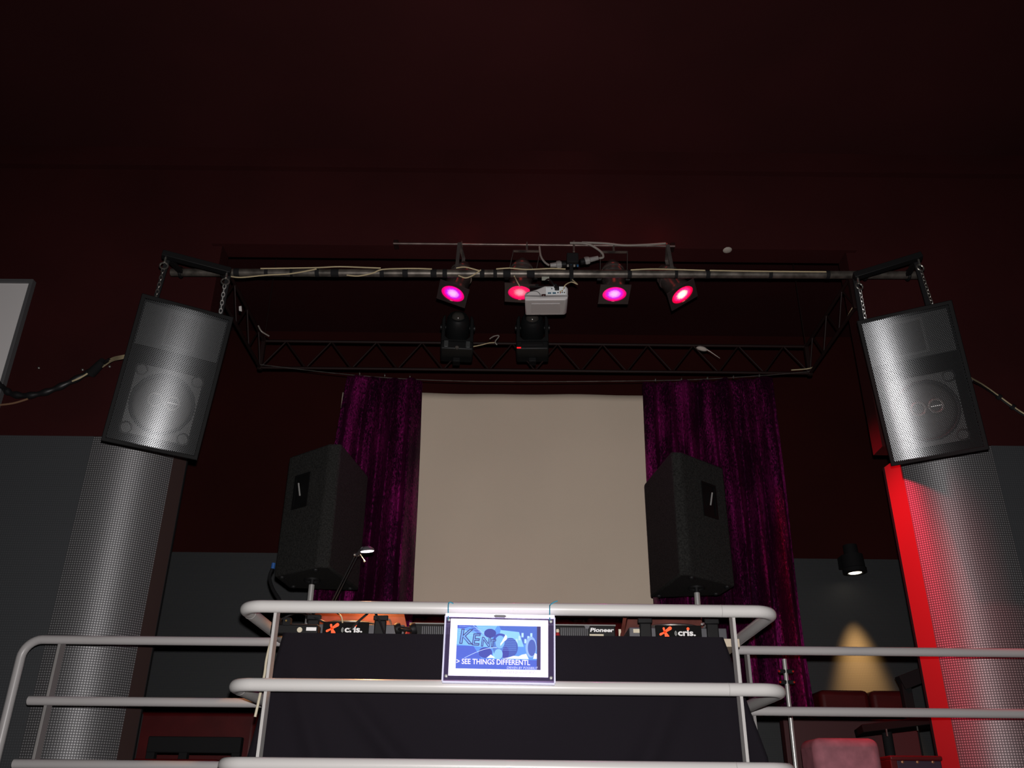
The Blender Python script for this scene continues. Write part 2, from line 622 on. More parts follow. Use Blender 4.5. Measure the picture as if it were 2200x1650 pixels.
def column(name, A, B, n0, n1, endp, sidemat, label, sign):
    """curved sheet-metal jamb from A to B, normals n0..n1 degrees, then a narrow side face"""
    c = thing(name, label, 'column', (A[0], A[1], ZDECK))
    c['kind'] = 'structure'
    n = 24
    A, B = Vector(A), Vector(B)
    ch = B - A
    pts = []
    a0, a1 = R(n0), R(n1)
    for i in range(n + 1):
        t = a0 + (a1 - a0) * i / n
        pts.append(Vector((math.sin(t) - math.sin(a0), -(math.cos(t) - math.cos(a0)))))
    L = pts[-1]
    sc = ch.length / L.length
    # rotate chord of unit arc onto A->B (mirrored for the right side)
    src = Vector((L.x * sign, L.y))
    ang = math.atan2(ch.y, ch.x) - math.atan2(src.y, src.x)
    ca, sa = math.cos(ang), math.sin(ang)
    world = []
    for p in pts:
        q = Vector((p.x * sign, p.y)) * sc
        world.append(A + Vector((q.x * ca - q.y * sa, q.x * sa + q.y * ca)))
    vs, fs, uv = [], [], []
    s = 0
    for i, p in enumerate(world):
        if i:
            s += (p - world[i - 1]).length
        vs += [(p.x, p.y, ZDECK), (p.x, p.y, ZGREY)]
        uv += [(s, ZDECK), (s, ZGREY)]
    for i in range(n):
        fs.append((2 * i, 2 * i + 2, 2 * i + 3, 2 * i + 1))
    mb = MB().add(vs, fs, uv)
    mb.build('metal_sheet', m_col, c)
    E2 = Vector(endp)
    # side face with a slim return edge
    mb = MB()
    mb.prism([(B.x, B.y), (E2.x, E2.y), (E2.x - 0.04 * sign, E2.y), (B.x - 0.04 * sign, B.y + 0.012)], Matrix.Translation((0, 0, ZDECK)), ZGREY - ZDECK)
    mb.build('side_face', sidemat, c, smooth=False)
    mb = MB()
    mb.prism([(E2.x + 0.004 * sign, E2.y), (E2.x - 0.03 * sign, E2.y), (E2.x - 0.03 * sign, E2.y + 0.02), (E2.x + 0.004 * sign, E2.y + 0.02)], Matrix.Translation((0, 0, ZDECK)), ZGREY - ZDECK)
    mb.build('edge_strip', m_blackmatte, c, smooth=False)
    # hidden core so that nothing shines through, and a capping plate on top
    mb = MB()
    poly = [(p.x, p.y) for p in world] + [(E2.x - 0.02 * sign, E2.y), (A.x, E2.y)]
    mb.prism([(x, y) for x, y in poly], Matrix.Translation((0, 0, ZGREY - 0.004)), 0.006)
    mb.build('top_plate', m_red, c, smooth=False)
    return c


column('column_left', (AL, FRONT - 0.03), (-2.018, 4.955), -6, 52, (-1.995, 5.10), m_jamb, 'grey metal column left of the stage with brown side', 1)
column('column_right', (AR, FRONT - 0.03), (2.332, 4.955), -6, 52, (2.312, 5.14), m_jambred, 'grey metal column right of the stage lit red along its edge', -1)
# wall end seen inside the opening above the columns is the thickness of wall_left / wall_right

# ------------------------------------------------------------------ railings
RZ = (2.333, 2.038, 1.760)


def bent(a, c, b, rad, n=8):
    """a -> corner c -> b with a rounded corner"""
    a, b, c = Vector(a), Vector(b), Vector(c)
    d1, d2 = (a - c).normalized(), (b - c).normalized()
    out = []
    p1, p2 = c + d1 * rad, c + d2 * rad
    o = c + (d1 + d2) * rad
    for i in range(n + 1):
        t = i / n * PI / 2
        out.append(o - d2 * rad * math.cos(t) - d1 * rad * math.sin(t))
    return out


rail = thing('booth_railing', 'white tubular railing wrapped around the projecting DJ booth', 'railing', (0, 3.53, ZDECK))
YF, YS = 3.53, 4.29
XA, XB = -1.06, 1.05
RF = 0.0245
for z in RZ + (1.50,):
    p = [Vector((XA, YS, z))] + bent((XA, YS, z), (XA, YF, z), (XB, YF, z), 0.085) + bent((XA, YF, z), (XB, YF, z), (XB, YS, z), 0.085) + [Vector((XB, YS, z))]
    q = [p[0]]
    for i in range(1, len(p)):
        if (p[i] - q[-1]).length > 1e-4:
            q.append(p[i])
    MB().tube(q, RF, 20).build('rail', m_rail, rail)
    if z > 1.6:
        jr = MB()
        jr.torus(frame((1, 0, 0), None, (0.835, YF, z)), RF - 0.0008, 0.0016, 20, 6)
        jr.build('pipe_joint', m_post, rail)
        jr = MB()
        jr.torus(frame((0, 1, 0), None, (XA, YF + 0.13, z)), RF - 0.0008, 0.0016, 20, 6)
        jr.build('pipe_joint', m_post, rail)
for x, tilt in ((-0.925, -0.0), (0.885, 0.0)):
    mb = MB().box((x, YF + 0.035, (ZDECK + RZ[0]) / 2), (0.012, 0.055, RZ[0] - ZDECK))
    mb.build('post', m_post, rail, bevel=0.0015)
for x in (XA, XB):
    MB().box((x + 0.02, YS, (ZDECK + RZ[0]) / 2), (0.014, 0.05, RZ[0] - ZDECK)).build('post', m_post, rail, bevel=0.0015)

RS = 0.0205
m_postg = mat('post_dark_grey', (0.26, 0.25, 0.245), 0.45)
m_railg = mat('rail_grey_paint', (0.45, 0.435, 0.435), 0.35, coat=0.2)
rl = thing('stair_railing', 'white tubular railing ending in a curved upright left of the booth', 'railing', (-1.7, YS, ZDECK))
x0, x1 = -2.285, XA - 0.005
zr = (2.325, 2.052, 1.785)
p = [Vector((x1, YS, zr[0]))] + bent((x1, YS, zr[0]), (x0, YS, zr[0]), (x0, YS, ZDECK), 0.085) + [Vector((x0, YS, ZDECK))]
MB().tube(p, RS, 18).build('rail', m_railg, rl)
for z in zr[1:] + (1.52,):
    MB().tube([(x1, YS, z), (x0 + 0.085, YS, z)], RS, 18).build('rail', m_railg, rl)
MB().box((-2.12, YS + 0.028, (ZDECK + zr[0]) / 2), (0.013, 0.055, zr[0] - ZDECK)).build('post', m_postg, rl, bevel=0.0015)

rr = thing('platform_railing', 'white tubular railing running right from the booth past the red column', 'railing', (2.2, YS, ZDECK))
for z in (2.310, 2.040, 1.775, 1.51):
    MB().tube([(XB + 0.02, YS, z), (3.6, YS, z)], RS, 18).build('rail', m_railg, rr)
for x in (1.125, 2.75, 3.55):
    MB().box((x, YS + 0.028, (ZDECK + 2.30) / 2), (0.013, 0.055, 2.30 - ZDECK)).build('post', m_postg, rr, bevel=0.0015)

# ------------------------------------------------------------------ DJ table, cloth
tb = thing('dj_table', 'cream topped DJ table mostly hidden by a dark cloth', 'table', (0, 4.0, ZDECK))
MB().span((-0.93, 3.76, 2.235), (0.955, 4.25, 2.268)).build('tabletop', m_cream, tb, bevel=0.002)
for x in (-0.88, 0.88):
    for y in (3.82, 4.19):
        MB().box((x, y, (ZDECK + 2.235) / 2), (0.05, 0.05, 2.235 - ZDECK)).build('leg', m_cream, tb, bevel=0.002)


def cloth():
    nx, nz = 120, 50
    vs, fs = [], []
    zt, zb = 2.271, ZDECK + 0.02
    for j in range(nz + 1):
        t = j / nz
        z = zt + (zb - zt) * t
        wl, wr = max(-0.935 - 0.135 * t, -1.02), min(0.885 + 0.235 * t, 1.012)
        for i in range(nx + 1):
            s = i / nx
            x = wl + (wr - wl) * s
            amp = 0.020 * min(1, t * 3)
            # soft diagonal drag folds from both top corners plus gentle waves
            y = 3.745 - 0.05 * t
            y -= amp * math.sin(s * 17 + 0.6 * t) * 0.5
            dl = (s - 0.05) - 0.42 * t
            y -= 0.045 * math.exp(-(dl / 0.028) ** 2) * min(1, 1.6 * t)
            dl = (s - 0.01) - 0.22 * t
            y -= 0.035 * math.exp(-(dl / 0.022) ** 2) * min(1, 1.6 * t)
            dr = (0.93 - s) - 0.30 * t
            y -= 0.040 * math.exp(-(dr / 0.028) ** 2) * min(1, 1.6 * t)
            dr = (0.985 - s) - 0.07 * t
            y -= 0.016 * math.exp(-(dr / 0.02) ** 2) * t
            vs.append((x, y, z))
    for j in range(nz):
        for i in range(nx):
            a = j * (nx + 1) + i
            fs.append((a, a + 1, a + nx + 2, a + nx + 1))
    # strip lying on the table top
    o = len(vs)
    for i in range(nx + 1):
        x = -0.935 + 1.82 * i / nx
        vs.append((x, 3.83, 2.272))
    for i in range(nx):
        fs.append((i, i + 1, o + i + 1, o + i))
    return MB().add(vs, fs)


co = cloth().build('tablecloth', m_cloth)
co.modifiers.new('thickness', 'SOLIDIFY').thickness = 0.003
tag(co, 'dark navy cloth hung over the front of the DJ table', 'tablecloth')

# ------------------------------------------------------------------ projection screen, curtains, wire
sc = MB()
nx, nz = 40, 30
vs, fs = [], []
for j in range(nz + 1):
    for i in range(nx + 1):
        x = -1.200 + (1.30 + 1.200) * i / nx
        z = 2.74 + (4.280 - 2.74) * j / nz
        y = 5.66 + 0.006 * math.sin(x * 5 + z * 2) + 0.004 * math.sin(x * 11 - z * 3)
        vs.append((x, y, z))
for j in range(nz):
    for i in range(nx):
        a = j * (nx + 1) + i
        fs.append((a, a + 1, a + nx + 2, a + nx + 1))
scr = thing('projection_screen', 'large plain beige projection screen hanging between the purple curtains', 'screen', (0.05, 5.66, 2.74))
so = sc.add(vs, fs).build('screen_cloth', m_screen, scr)
so.modifiers.new('thickness', 'SOLIDIFY').thickness = 0.002
MB().tube([(-1.19, 5.665, 2.737), (1.30, 5.665, 2.737)], 0.012, 10).build('weight_bar', m_boardframe, scr)


def curtain(name, xa, xb, zb, seed, label, ta=0.0, tbm=0.0):
    """folded velvet drop from the wire; xa/xb may lean by ta/tbm towards the hem"""
    rnd = random.Random(seed)
    nx, nz = 220, 90
    W = xb - xa
    ph = [rnd.uniform(0, 6.28) for _ in range(6)]
    k0 = 2 * PI / 0.13
    vs, fs = [], []
    for j in range(nz + 1):
        t = j / nz
        for i in range(nx + 1):
            s = i / nx
            xx0 = xa + ta * t ** 0.8
            xx1 = xb + tbm * t
            x = xx0 + (xx1 - xx0) * s
            zt = 4.30 + 0.028 * abs((xa + W * s) - 0.2) ** 2 * 0.9
            scal = 0.012 * abs(math.sin(s * W * PI / 0.15 + ph[5]))
            z = (zt - scal * (1 - t)) + (zb - zt) * t
            am = 0.014 + 0.045 * min(1, t * 2.0)
            y = 5.50 + am * math.sin(k0 * s * W + ph[0] + 0.7 * math.sin(t * 3 + ph[1]))
            y += 0.6 * am * math.sin(k0 * 0.43 * s * W + ph[2] + 1.2 * t)
            y += 0.25 * am * math.sin(k0 * 2.3 * s * W + ph[3] + 0.8 * math.sin(t * 5))
            x += 0.008 * math.sin(t * 7 + ph[4] + s * 3) * t
            vs.append((x, y, z))
    for j in range(nz):
        for i in range(nx):
            a = j * (nx + 1) + i
            fs.append((a, a + 1, a + nx + 2, a + nx + 1))
    th = thing(name, label, 'curtain', ((xa + xb) / 2, 5.5, zb))
    o = MB().add(vs, fs).build('velvet_cloth', m_velvet, th)
    o.modifiers.new('thickness', 'SOLIDIFY').thickness = 0.003
    # hanging hooks along the top
    n = max(3, int(W / 0.17))
    for i in range(n):
        s = (i + 0.5) / n
        x = xa + W * s
        z = 4.305 + 0.025 * abs(x - 0.2) ** 2
        MB().torus(frame((1, 0, 0), None, (x, 5.5, z + 0.004)), 0.012, 0.0022, 12, 5).build('curtain_ring', m_steel, th)
    return th


curtain('velvet_curtain', -1.148, -0.622, 2.13, 3, 'narrower purple crushed velvet curtain left of the screen', -0.13, 0.03)
curtain('velvet_curtain', 0.905, 1.812, 2.13, 11, 'wider purple crushed velvet curtain right of the screen', -0.015, 0.0)

# ------------------------------------------------------------------ truss (rear and sides), front tube, lamp bar
TXL, TXR, TYF, TYB, TZU, TZL = -1.765, 2.085, 4.62, 5.52, 4.612, 4.40
tr = thing('lighting_truss', 'black three sided lattice truss framing the stage above the curtains', 'truss', (0.16, TYB, TZL))


def ladder(p, q, zu, zl, n):
    p, q = Vector(p), Vector(q)
    for z in (zu, zl):
        MB().tube([(p.x, p.y, z), (q.x, q.y, z)], 0.011, 10).build('chord', m_truss, tr)
    for i in range(n):
        a = p.lerp(q, i / n)
        b = p.lerp(q, (i + 1) / n)
        za, zb_ = (zl, zu) if i % 2 == 0 else (zu, zl)
        MB().tube([(a.x, a.y, za), (b.x, b.y, zb_)], 0.0055, 8).build('diagonal', m_truss, tr)


ladder((TXL, TYB, 0), (TXR, TYB, 0), TZU, TZL, 24)
ladder((TXL, TYF, 0), (TXL, TYB, 0), TZU, TZL, 6)
ladder((TXR, TYF, 0), (TXR, TYB, 0), TZU, TZL, 6)
for x in (TXL, TXR):
    for y in (TYF, TYB):
        MB().box((x, y, (TZU + TZL) / 2), (0.03, 0.03, TZU - TZL + 0.03)).build('corner_block', m_truss, tr, bevel=0.003)
# hangers up to the ceiling
for x in (TXL, TXR):
    MB().tube([(x, TYB, TZU), (x, TYB, ZCEIL)], 0.004, 6).build('hanger', m_truss, tr)

TY, = (4.55,)
ft = thing('lighting_bar', 'worn steel tube wrapped with black tape carrying the stage lamps', 'pipe', (0.2, TY, 4.55))
ta, tb2 = at(368, 585, TY), at(1972, 591, TY)
MB().tube([ta, tb2], 0.0245, 20).build('tube', m_tube, ft)


def on_tube(px):
    p = at(px, 588, TY)
    t = (p.x - ta.x) / (tb2.x - ta.x)
    return ta.lerp(tb2, t)


tdir = (tb2 - ta).normalized()
for px, wp in ((509, 12), (573, 8), (627, 6), (682, 9), (720, 17), (821, 9), (871, 12), (932, 13), (956, 10), (1036, 10), (1064, 8), (1089, 16), (1140, 17), (1227, 9), (1352, 9), (1452, 7), (1520, 9), (1654, 8), (1777, 8), (1845, 10)):
    p = on_tube(px)
    h = wp * 0.0028 / 2
    MB().tube([p - tdir * h, p + tdir * h], 0.0265, 20).build('tape_wrap', m_blackmatte, ft)
# wires taped to the tube
for nm, pts in (('wire', [(495, 594, .03), (520, 596, .032), (573, 591, .03), (625, 588, .03), (680, 578, .03)]),
                ('wire', [(560, 577, .028), (627, 576, .03), (682, 575, .03), (730, 573, .028), (790, 575, .03), (818, 576, .03)]),
                ('wire', [(745, 591, .028), (770, 593, .03), (800, 587, .03), (821, 579, .03), (868, 577, .03), (900, 577, .03), (928, 578, .03)]),
                ('wire', [(980, 576, .03), (1000, 574, .032), (1031, 582, .03)]),
                ('wire', [(985, 592, .03), (1000, 597, .036), (1015, 592, .034), (1033, 580, .03)]),
                ('wire', [(1066, 578, .03), (1095, 576, .03), (1132, 579, .03), (1180, 577, .03), (1215, 578, .03)]),
                ('wire', [(1355, 580, .03), (1400, 578, .03), (1450, 579, .03), (1515, 581, .03)]),
                ('wire', [(1525, 581, .03), (1580, 582, .03), (1650, 583, .03), (1775, 584, .03)])):
    P = [at(x, y, TY - d) for x, y, d in pts]
    MB().tube(smooth_path(P, 5), 0.0042, 6).build(nm, m_wire, ft)

BY = 4.742
lb = thing('lamp_bar', 'thin steel bar under the header that the spot cans hang from', 'pipe', (0.2, BY, 4.92))
ba, bb = at(845, 523, BY), at(1450, 529, BY)
MB().tube([ba, bb], 0.0075, 12).build('tube', mat('bar_dull', (0.16, 0.12, 0.11), 0.4, 0.6, var=0.5, vscale=9), lb)
for px in (850, 1445):
    t = (at(px, 526, BY).x - ba.x) / (bb.x - ba.x)
    p = ba.lerp(bb, t)
    MB().box(p + Vector((0, 0.03, 0.012)), (0.03, 0.07, 0.03)).build('wall_bracket', m_truss, lb, bevel=0.003)


def on_bar(px):
    t = (at(px, 526, BY).x - ba.x) / (bb.x - ba.x)
    return ba.lerp(bb, t)


# ------------------------------------------------------------------ PAR cans
m_can = mat('par_can_metal', (0.20, 0.17, 0.16), 0.27, 0.8, var=0.2, vscale=18)
m_gel = mat('gel_frame_metal', (0.05, 0.036, 0.036), 0.45, 0.3)
lens_mag = mat_lens('lens_magenta', (1.3, 0.50, 1.5), (0.62, 0.01, 0.80), (1.0, 0.0, 0.16), 1.1)
lens_red = mat_lens('lens_pink_red', (1.6, 0.35, 0.45), (1.0, 0.01, 0.12), (1.0, 0.0, 0.10), 1.0)
lens_hot = mat_lens('lens_red_hot', (2.2, 1.6, 1.0), (1.1, 0.03, 0.30), (1.0, 0.0, 0.05), 1.1)


def par_can(px, py, aim, spin, hook_px, lens, label, lcol, power, cone=88, target=None, edge_on=False):
    L = at(px, py, 4.76)
    z = Vector(aim).normalized()
    m0 = frame(z, Matrix.Rotation(spin, 3, z) @ Vector((1, 0, 0)), L)
    t = thing('par_can_light', label, 'stage light', L, None, 'spot cans over the stage')
    # housing: rear dome, ribs, barrel
    prof = [(0.0, -0.262), (0.028, -0.262), (0.032, -0.25), (0.052, -0.235), (0.068, -0.205), (0.070, -0.196), (0.074, -0.194), (0.074, -0.186),
            (0.070, -0.184), (0.073, -0.160), (0.079, -0.158), (0.079, -0.150), (0.074, -0.148), (0.076, -0.05), (0.080, -0.045), (0.080, -0.006), (0.072, -0.004), (0.072, -0.03), (0.0, -0.03)]
    MB().lathe(prof, m0, 28, False).build('housing', m_can, t)
    # gel frame: square plate with a round hole
    seg = 32
    vs, fs = [], []
    hs = 0.096
    for i in range(seg):
        a = 2 * PI * i / seg
        ca, sa = math.cos(a), math.sin(a)
        k = hs / max(abs(ca), abs(sa))
        for (r_, h_) in ((0.075, 0.0), (k, 0.0), (k, 0.004), (0.075, 0.004)):
            vs.append(m0 @ Vector((ca * r_, sa * r_, h_)))
    for i in range(seg):
        j = (i + 1) % seg
        for q in range(4):
            q2 = (q + 1) % 4
            fs.append((i * 4 + q, j * 4 + q, j * 4 + q2, i * 4 + q2))
    MB().add(vs, fs).build('gel_frame', m_gel, t, smooth=False)
    # clips holding the frame
    for a in (0.5, 2.6, 4.7):
        p = m0 @ Vector((0.082 * math.cos(a), 0.082 * math.sin(a), -0.004))
        MB().box(p, (0.02, 0.012, 0.012), m0.to_3x3()).build('clip', m_wire, t)
    # lens disc (slightly domed), UV = position / radius
    vs, fs, uv = [m0 @ Vector((0, 0, -0.002))], [], [(0, 0)]
    for rr_, hh in ((0.038, -0.002), (0.0765, -0.004)):
        for i in range(seg):
            a = 2 * PI * i / seg
            vs.append(m0 @ Vector((rr_ * math.cos(a), rr_ * math.sin(a), hh)))
            uv.append((rr_ / 0.0765 * math.cos(a), rr_ / 0.0765 * math.sin(a)))
    for i in range(seg):
        j = (i + 1) % seg
        fs.append((0, 1 + i, 1 + j))
        fs.append((1 + i, 1 + seg + i, 1 + seg + j, 1 + j))
    MB().add(vs, fs, uv).build('lens', lens, t)
    # yoke: two arms from the barrel's sides to a cross bar, then a hook clamp on the bar
    H = on_bar(hook_px)
    top = H + Vector((0, 0, -0.05))
    sx = (m0.to_3x3() @ Vector((1, 0, 0))).normalized()
    sx = Vector((sx.x, sx.y, 0)).normalized() if abs(sx.x) + abs(sx.y) > 0.2 else Vector((1, 0, 0))
    if edge_on:
        sx = Vector((0.12, 1.0, 0)).normalized()
    piv = m0 @ Vector((0, 0, -0.12))
    yk = MB()
    for s in (-1, 1):
        a = piv + sx * 0.086 * s
        b = top + sx * 0.086 * s
        yk.bar(a, b, 0.022, 0.004, sx)
    yk.bar(top - sx * 0.088, top + sx * 0.088, 0.022, 0.004, (0, 0, 1))
    yk.build('yoke', m_can, t, smooth=False)
    for s in (-1, 1):
        MB().tube([piv + sx * 0.078 * s, piv + sx * 0.104 * s], 0.011, 10).build('pivot_knob', m_black, t)
    hk = MB().tube([top, H + Vector((0, 0, -0.012))], 0.008, 8)
    hk.torus(frame((1, 0, 0), None, H), 0.018, 0.005, 14, 6)
    hk.build('hook_clamp', m_steel, t)
    l = light('par_lamp', 'SPOT', L + z * 0.03, (Vector(target) if target else L + z), power, lcol, 0.05, cone, 0.85)
    # lamp light leaking from the vented back of the can onto the header
    light('par_vent_glow', 'POINT', m0 @ Vector((0, -0.0, -0.30)) + Vector((0, -0.16, 0.20)), None, 0.14, (1, 0.06, 0.05), 0.05)
    return t


par_can(973, 631, (-0.26, -0.16, -0.95), -0.20, 992, lens_mag, 'spot can leaning left with a magenta lens, leftmost of the four', (1, 0.02, 0.5), 14, 60, None, True)
par_can(1117, 629, (-0.06, -0.10, -0.99), 0.0, 1132, lens_red, 'spot can with a pink red lens half hidden behind the projector', (1, 0.02, 0.15), 10)
par_can(1320, 632, (0.0, -0.12, -0.99), 0.0, 1318, lens_mag, 'upright spot can with a magenta lens right of the projector', (1, 0.02, 0.5), 16, 60)
par_can(1466, 633, (0.40, -0.20, -0.87), 0.35, 1432, lens_hot, 'spot can tilted right with a burning red and white lens', (1, 0.025, 0.07), 340, 46, (2.40, 5.05, 2.45), True)

# ------------------------------------------------------------------ projector
PJ = at(1174, 630, 4.47)
pj = thing('projector', 'white projector hanging below the taped tube seen from behind', 'projector', PJ, (R(8), 0, R(-2)))
m_pj = mat('projector_white', (0.52, 0.50, 0.50), 0.4)
m_pjp = mat('projector_panel', (0.72, 0.76, 0.78), 0.4)
# body: rear outline with a dropped left shoulder, extruded away from the viewer
outl = [(-0.128, -0.045), (0.112, -0.045), (0.126, -0.032), (0.128, 0.030), (0.118, 0.046), (-0.010, 0.048), (-0.060, 0.026), (-0.118, 0.010), (-0.130, -0.004)]
MB().prism(outl, frame((0, 1, 0), (1, 0, 0), (0, -0.0, 0)) @ Matrix.Diagonal((1, -1, 1, 1)), 0.23).build('body', m_pj, pj, local=True, bevel=0.008, seg=3)
MB().prism([(-0.129, -0.012), (0.128, -0.016), (0.128, -0.022), (-0.02, -0.026), (-0.129, -0.020)], frame((0, 1, 0), (1, 0, 0), (0, -0.0022, 0)) @ Matrix.Diagonal((1, -1, 1, 1)), 0.004).build('seam_band', mat('pj_band', (0.22, 0.21, 0.21), 0.4), pj, local=True)
pn = MB().box((0.055, -0.001, 0.016), (0.118, 0.006, 0.050)).build('connector_panel', m_pjp, pj, local=True, bevel=0.002)
for i, (x, z, wdt, hgt) in enumerate(((0.018, 0.001, 0.020, 0.008), (0.046, 0.001, 0.020, 0.008))):
    MB().box((x, -0.005, z - 0.003), (wdt, 0.006, hgt)).build('video_port', mat('port_blue', (0.03, 0.10, 0.16), 0.4), pn, local=True)
for x, z, c in ((0.068, 0.000, (0.02, 0.02, 0.02)), (0.082, -0.001, (0.30, 0.05, 0.03)), (0.082, 0.008, (0.35, 0.28, 0.05)), (0.093, 0.012, (0.3, 0.15, 0.02)), (0.093, 0.001, (0.02, 0.02, 0.02)), (0.106, 0.0, (0.05, 0.04, 0.02)), (0.106, 0.030, (0.02, 0.02, 0.03)), (0.032, 0.026, (0.05, 0.05, 0.05))):
    MB().tube([(x, -0.003, z), (x, -0.010, z)], 0.0036, 10).build('jack', mat('jack_%d%d' % (c[0] * 100, c[1] * 100), c, 0.4), pn, local=True)
MB().box((0.062, -0.012, 0.026), (0.026, 0.022, 0.022)).build('power_plug', m_black, pj, local=True, bevel=0.003)
text('print', 'COMPUTER', frame((0, -1, 0), (1, 0, 0), (0.002, -0.0045, 0.033)), 0.006, m_boardframe, pn)
# left vent arc and foot
MB().tube(smooth_path([(-0.120, -0.002, -0.008), (-0.098, -0.002, 0.010), (-0.060, -0.002, 0.012), (-0.040, -0.002, -0.004), (-0.036, -0.002, -0.018)], 5), 0.0022, 6).build('vent_line', m_boardframe, pj, local=True)
MB().box((-0.017, 0.0, -0.013), (0.026, 0.008, 0.014)).build('sensor_window', mat('pj_sensor', (0.03, 0.008, 0.008), 0.2), pj, local=True, bevel=0.003)
MB().box((-0.005, 0.115, -0.047), (0.17, 0.14, 0.004)).build('underside_plate', mat('pj_under', (0.47, 0.45, 0.45), 0.45), pj, local=True, bevel=0.001)
MB().tube([(0, 0.205, 0.0), (0, 0.245, -0.002)], 0.030, 20).build('lens', m_black, pj, local=True)
mt = MB().box((0.0, 0.09, 0.058), (0.20, 0.12, 0.010))
mt.box((-0.055, 0.09, 0.075), (0.02, 0.03, 0.04)).box((0.055, 0.09, 0.075), (0.02, 0.03, 0.04))
mt.build('ceiling_mount', m_black, pj, local=True, bevel=0.002)
P = at(1172, 600, TY - 0.03)
MB().box((P.x + 0.0, P.y + 0.0, P.z + 0.005), (0.045, 0.004, 0.026)).build('tag', mat('paper_tag', (0.30, 0.31, 0.26), 0.7), ft)
tg = MB().tube(smooth_path([at(1172, 603, 4.5), at(1180, 600, 4.46), at(1190, 612, 4.44), at(1192, 618, 4.455)], 6), 0.005, 8).build('power_cable', m_cable)
tag(tg, 'black power cable plugged into the back of the projector', 'cable')
tg = MB().tube(smooth_path([at(1210, 622, 4.455), at(1215, 612, 4.44), at(1228, 606, 4.46), at(1241, 611, 4.48), at(1228, 600, 4.52)], 6), 0.0032, 6).build('signal_wire', m_wire)
tag(tg, 'thin yellow wire looping from the projector up to the tube', 'cable')
tg = MB().tube(smooth_path([at(1105, 593, 4.53), at(1110, 603, 4.60), at(1117, 616, 4.64)], 5), 0.0035, 6).build('lamp_wire', m_wire)
tag(tg, 'short yellow wire dropping left of the projector', 'cable')

# power leads and plugs between the cans
m_plug = mat('plug_grey', (0.26, 0.25, 0.24), 0.45)


def plug(px, py, px2, py2, label):
    a, b = at(px, py, 4.70), at(px2, py2, 4.70)
    t = thing('power_plug', label, 'plug', a)
    d = (b - a).normalized()
    MB().tube([a, a + d * 0.03, a + d * 0.034, b], [0.021, 0.023, 0.017, 0.014], 12).build('plug_body', m_plug, t)
    MB().tube([a - d * 0.028, a + d * 0.002], 0.020, 12).build('socket', m_black, t)
    MB().bar(a + d * 0.004, a + d * 0.028, 0.012, 0.052, (0, 0, 1)).build('latch', m_plug, t, bevel=0.002)
    return t


plug(1256, 561, 1285, 554, 'grey power plug right of the projector mount')
plug(1206, 568, 1182, 570, 'grey power plug just above the projector')
P = [at(x, y, yy) for x, y, yy in ((1225, 522, 4.72), (1262, 524, 4.70), (1290, 540, 4.70), (1296, 552, 4.70), (1287, 555, 4.70))]
tag(MB().tube(smooth_path(P, 7), 0.0075, 8).build('lamp_lead', m_wiregrey), 'grey lamp lead curling down into the right plug', 'cable')
P = [at(x, y, yy) for x, y, yy in ((1250, 521, 4.715), (1300, 523, 4.712), (1340, 527, 4.71), (1385, 526, 4.712), (1430, 523, 4.715))]
tag(MB().tube(smooth_path(P, 7), 0.0075, 8).build('lamp_lead', m_wiregrey), 'grey lamp lead running along the lamp bar to the right can', 'cable')
P = [at(x, y, yy) for x, y, yy in ((1159, 530, 4.73), (1162, 550, 4.71), (1170, 563, 4.70), (1180, 570, 4.70))]
tag(MB().tube(smooth_path(P, 7), 0.0065, 8).build('lamp_lead', m_wiregrey), 'grey lamp lead dropping into the plug above the projector', 'cable')
jb = thing('junction_box', 'black cable junction box between the power plugs', 'box', at(1230, 560, 4.71))
MB().box(at(1230, 557, 4.71), (0.075, 0.05, 0.07)).build('case', m_blackmatte, jb, bevel=0.006)
MB().tube([at(1233, 518, 4.72), at(1233, 541, 4.72)], 0.007, 8).build('hanger_pin', m_steel, jb)
for k in range(4):
    MB().box(at(1220 + k * 7, 571, 4.68), (0.012, 0.01, 0.012)).build('terminal', mat('terminal_%d' % (k % 2), ((0.25, 0.24, 0.22), (0.02, 0.10, 0.22))[k % 2], 0.4), jb)
dt = at(1232, 585, TY - 0.02)
MB().bar(at(1227, 570, TY - 0.03), at(1229, 607, TY - 0.03), 0.02, 0.012, (0, 1, 0)).build('strap', m_blackmatte, ft)

# ------------------------------------------------------------------ moving heads
m_mh = mat('moving_head_black', (0.0065, 0.0072, 0.0076), 0.5, spec=0.3)


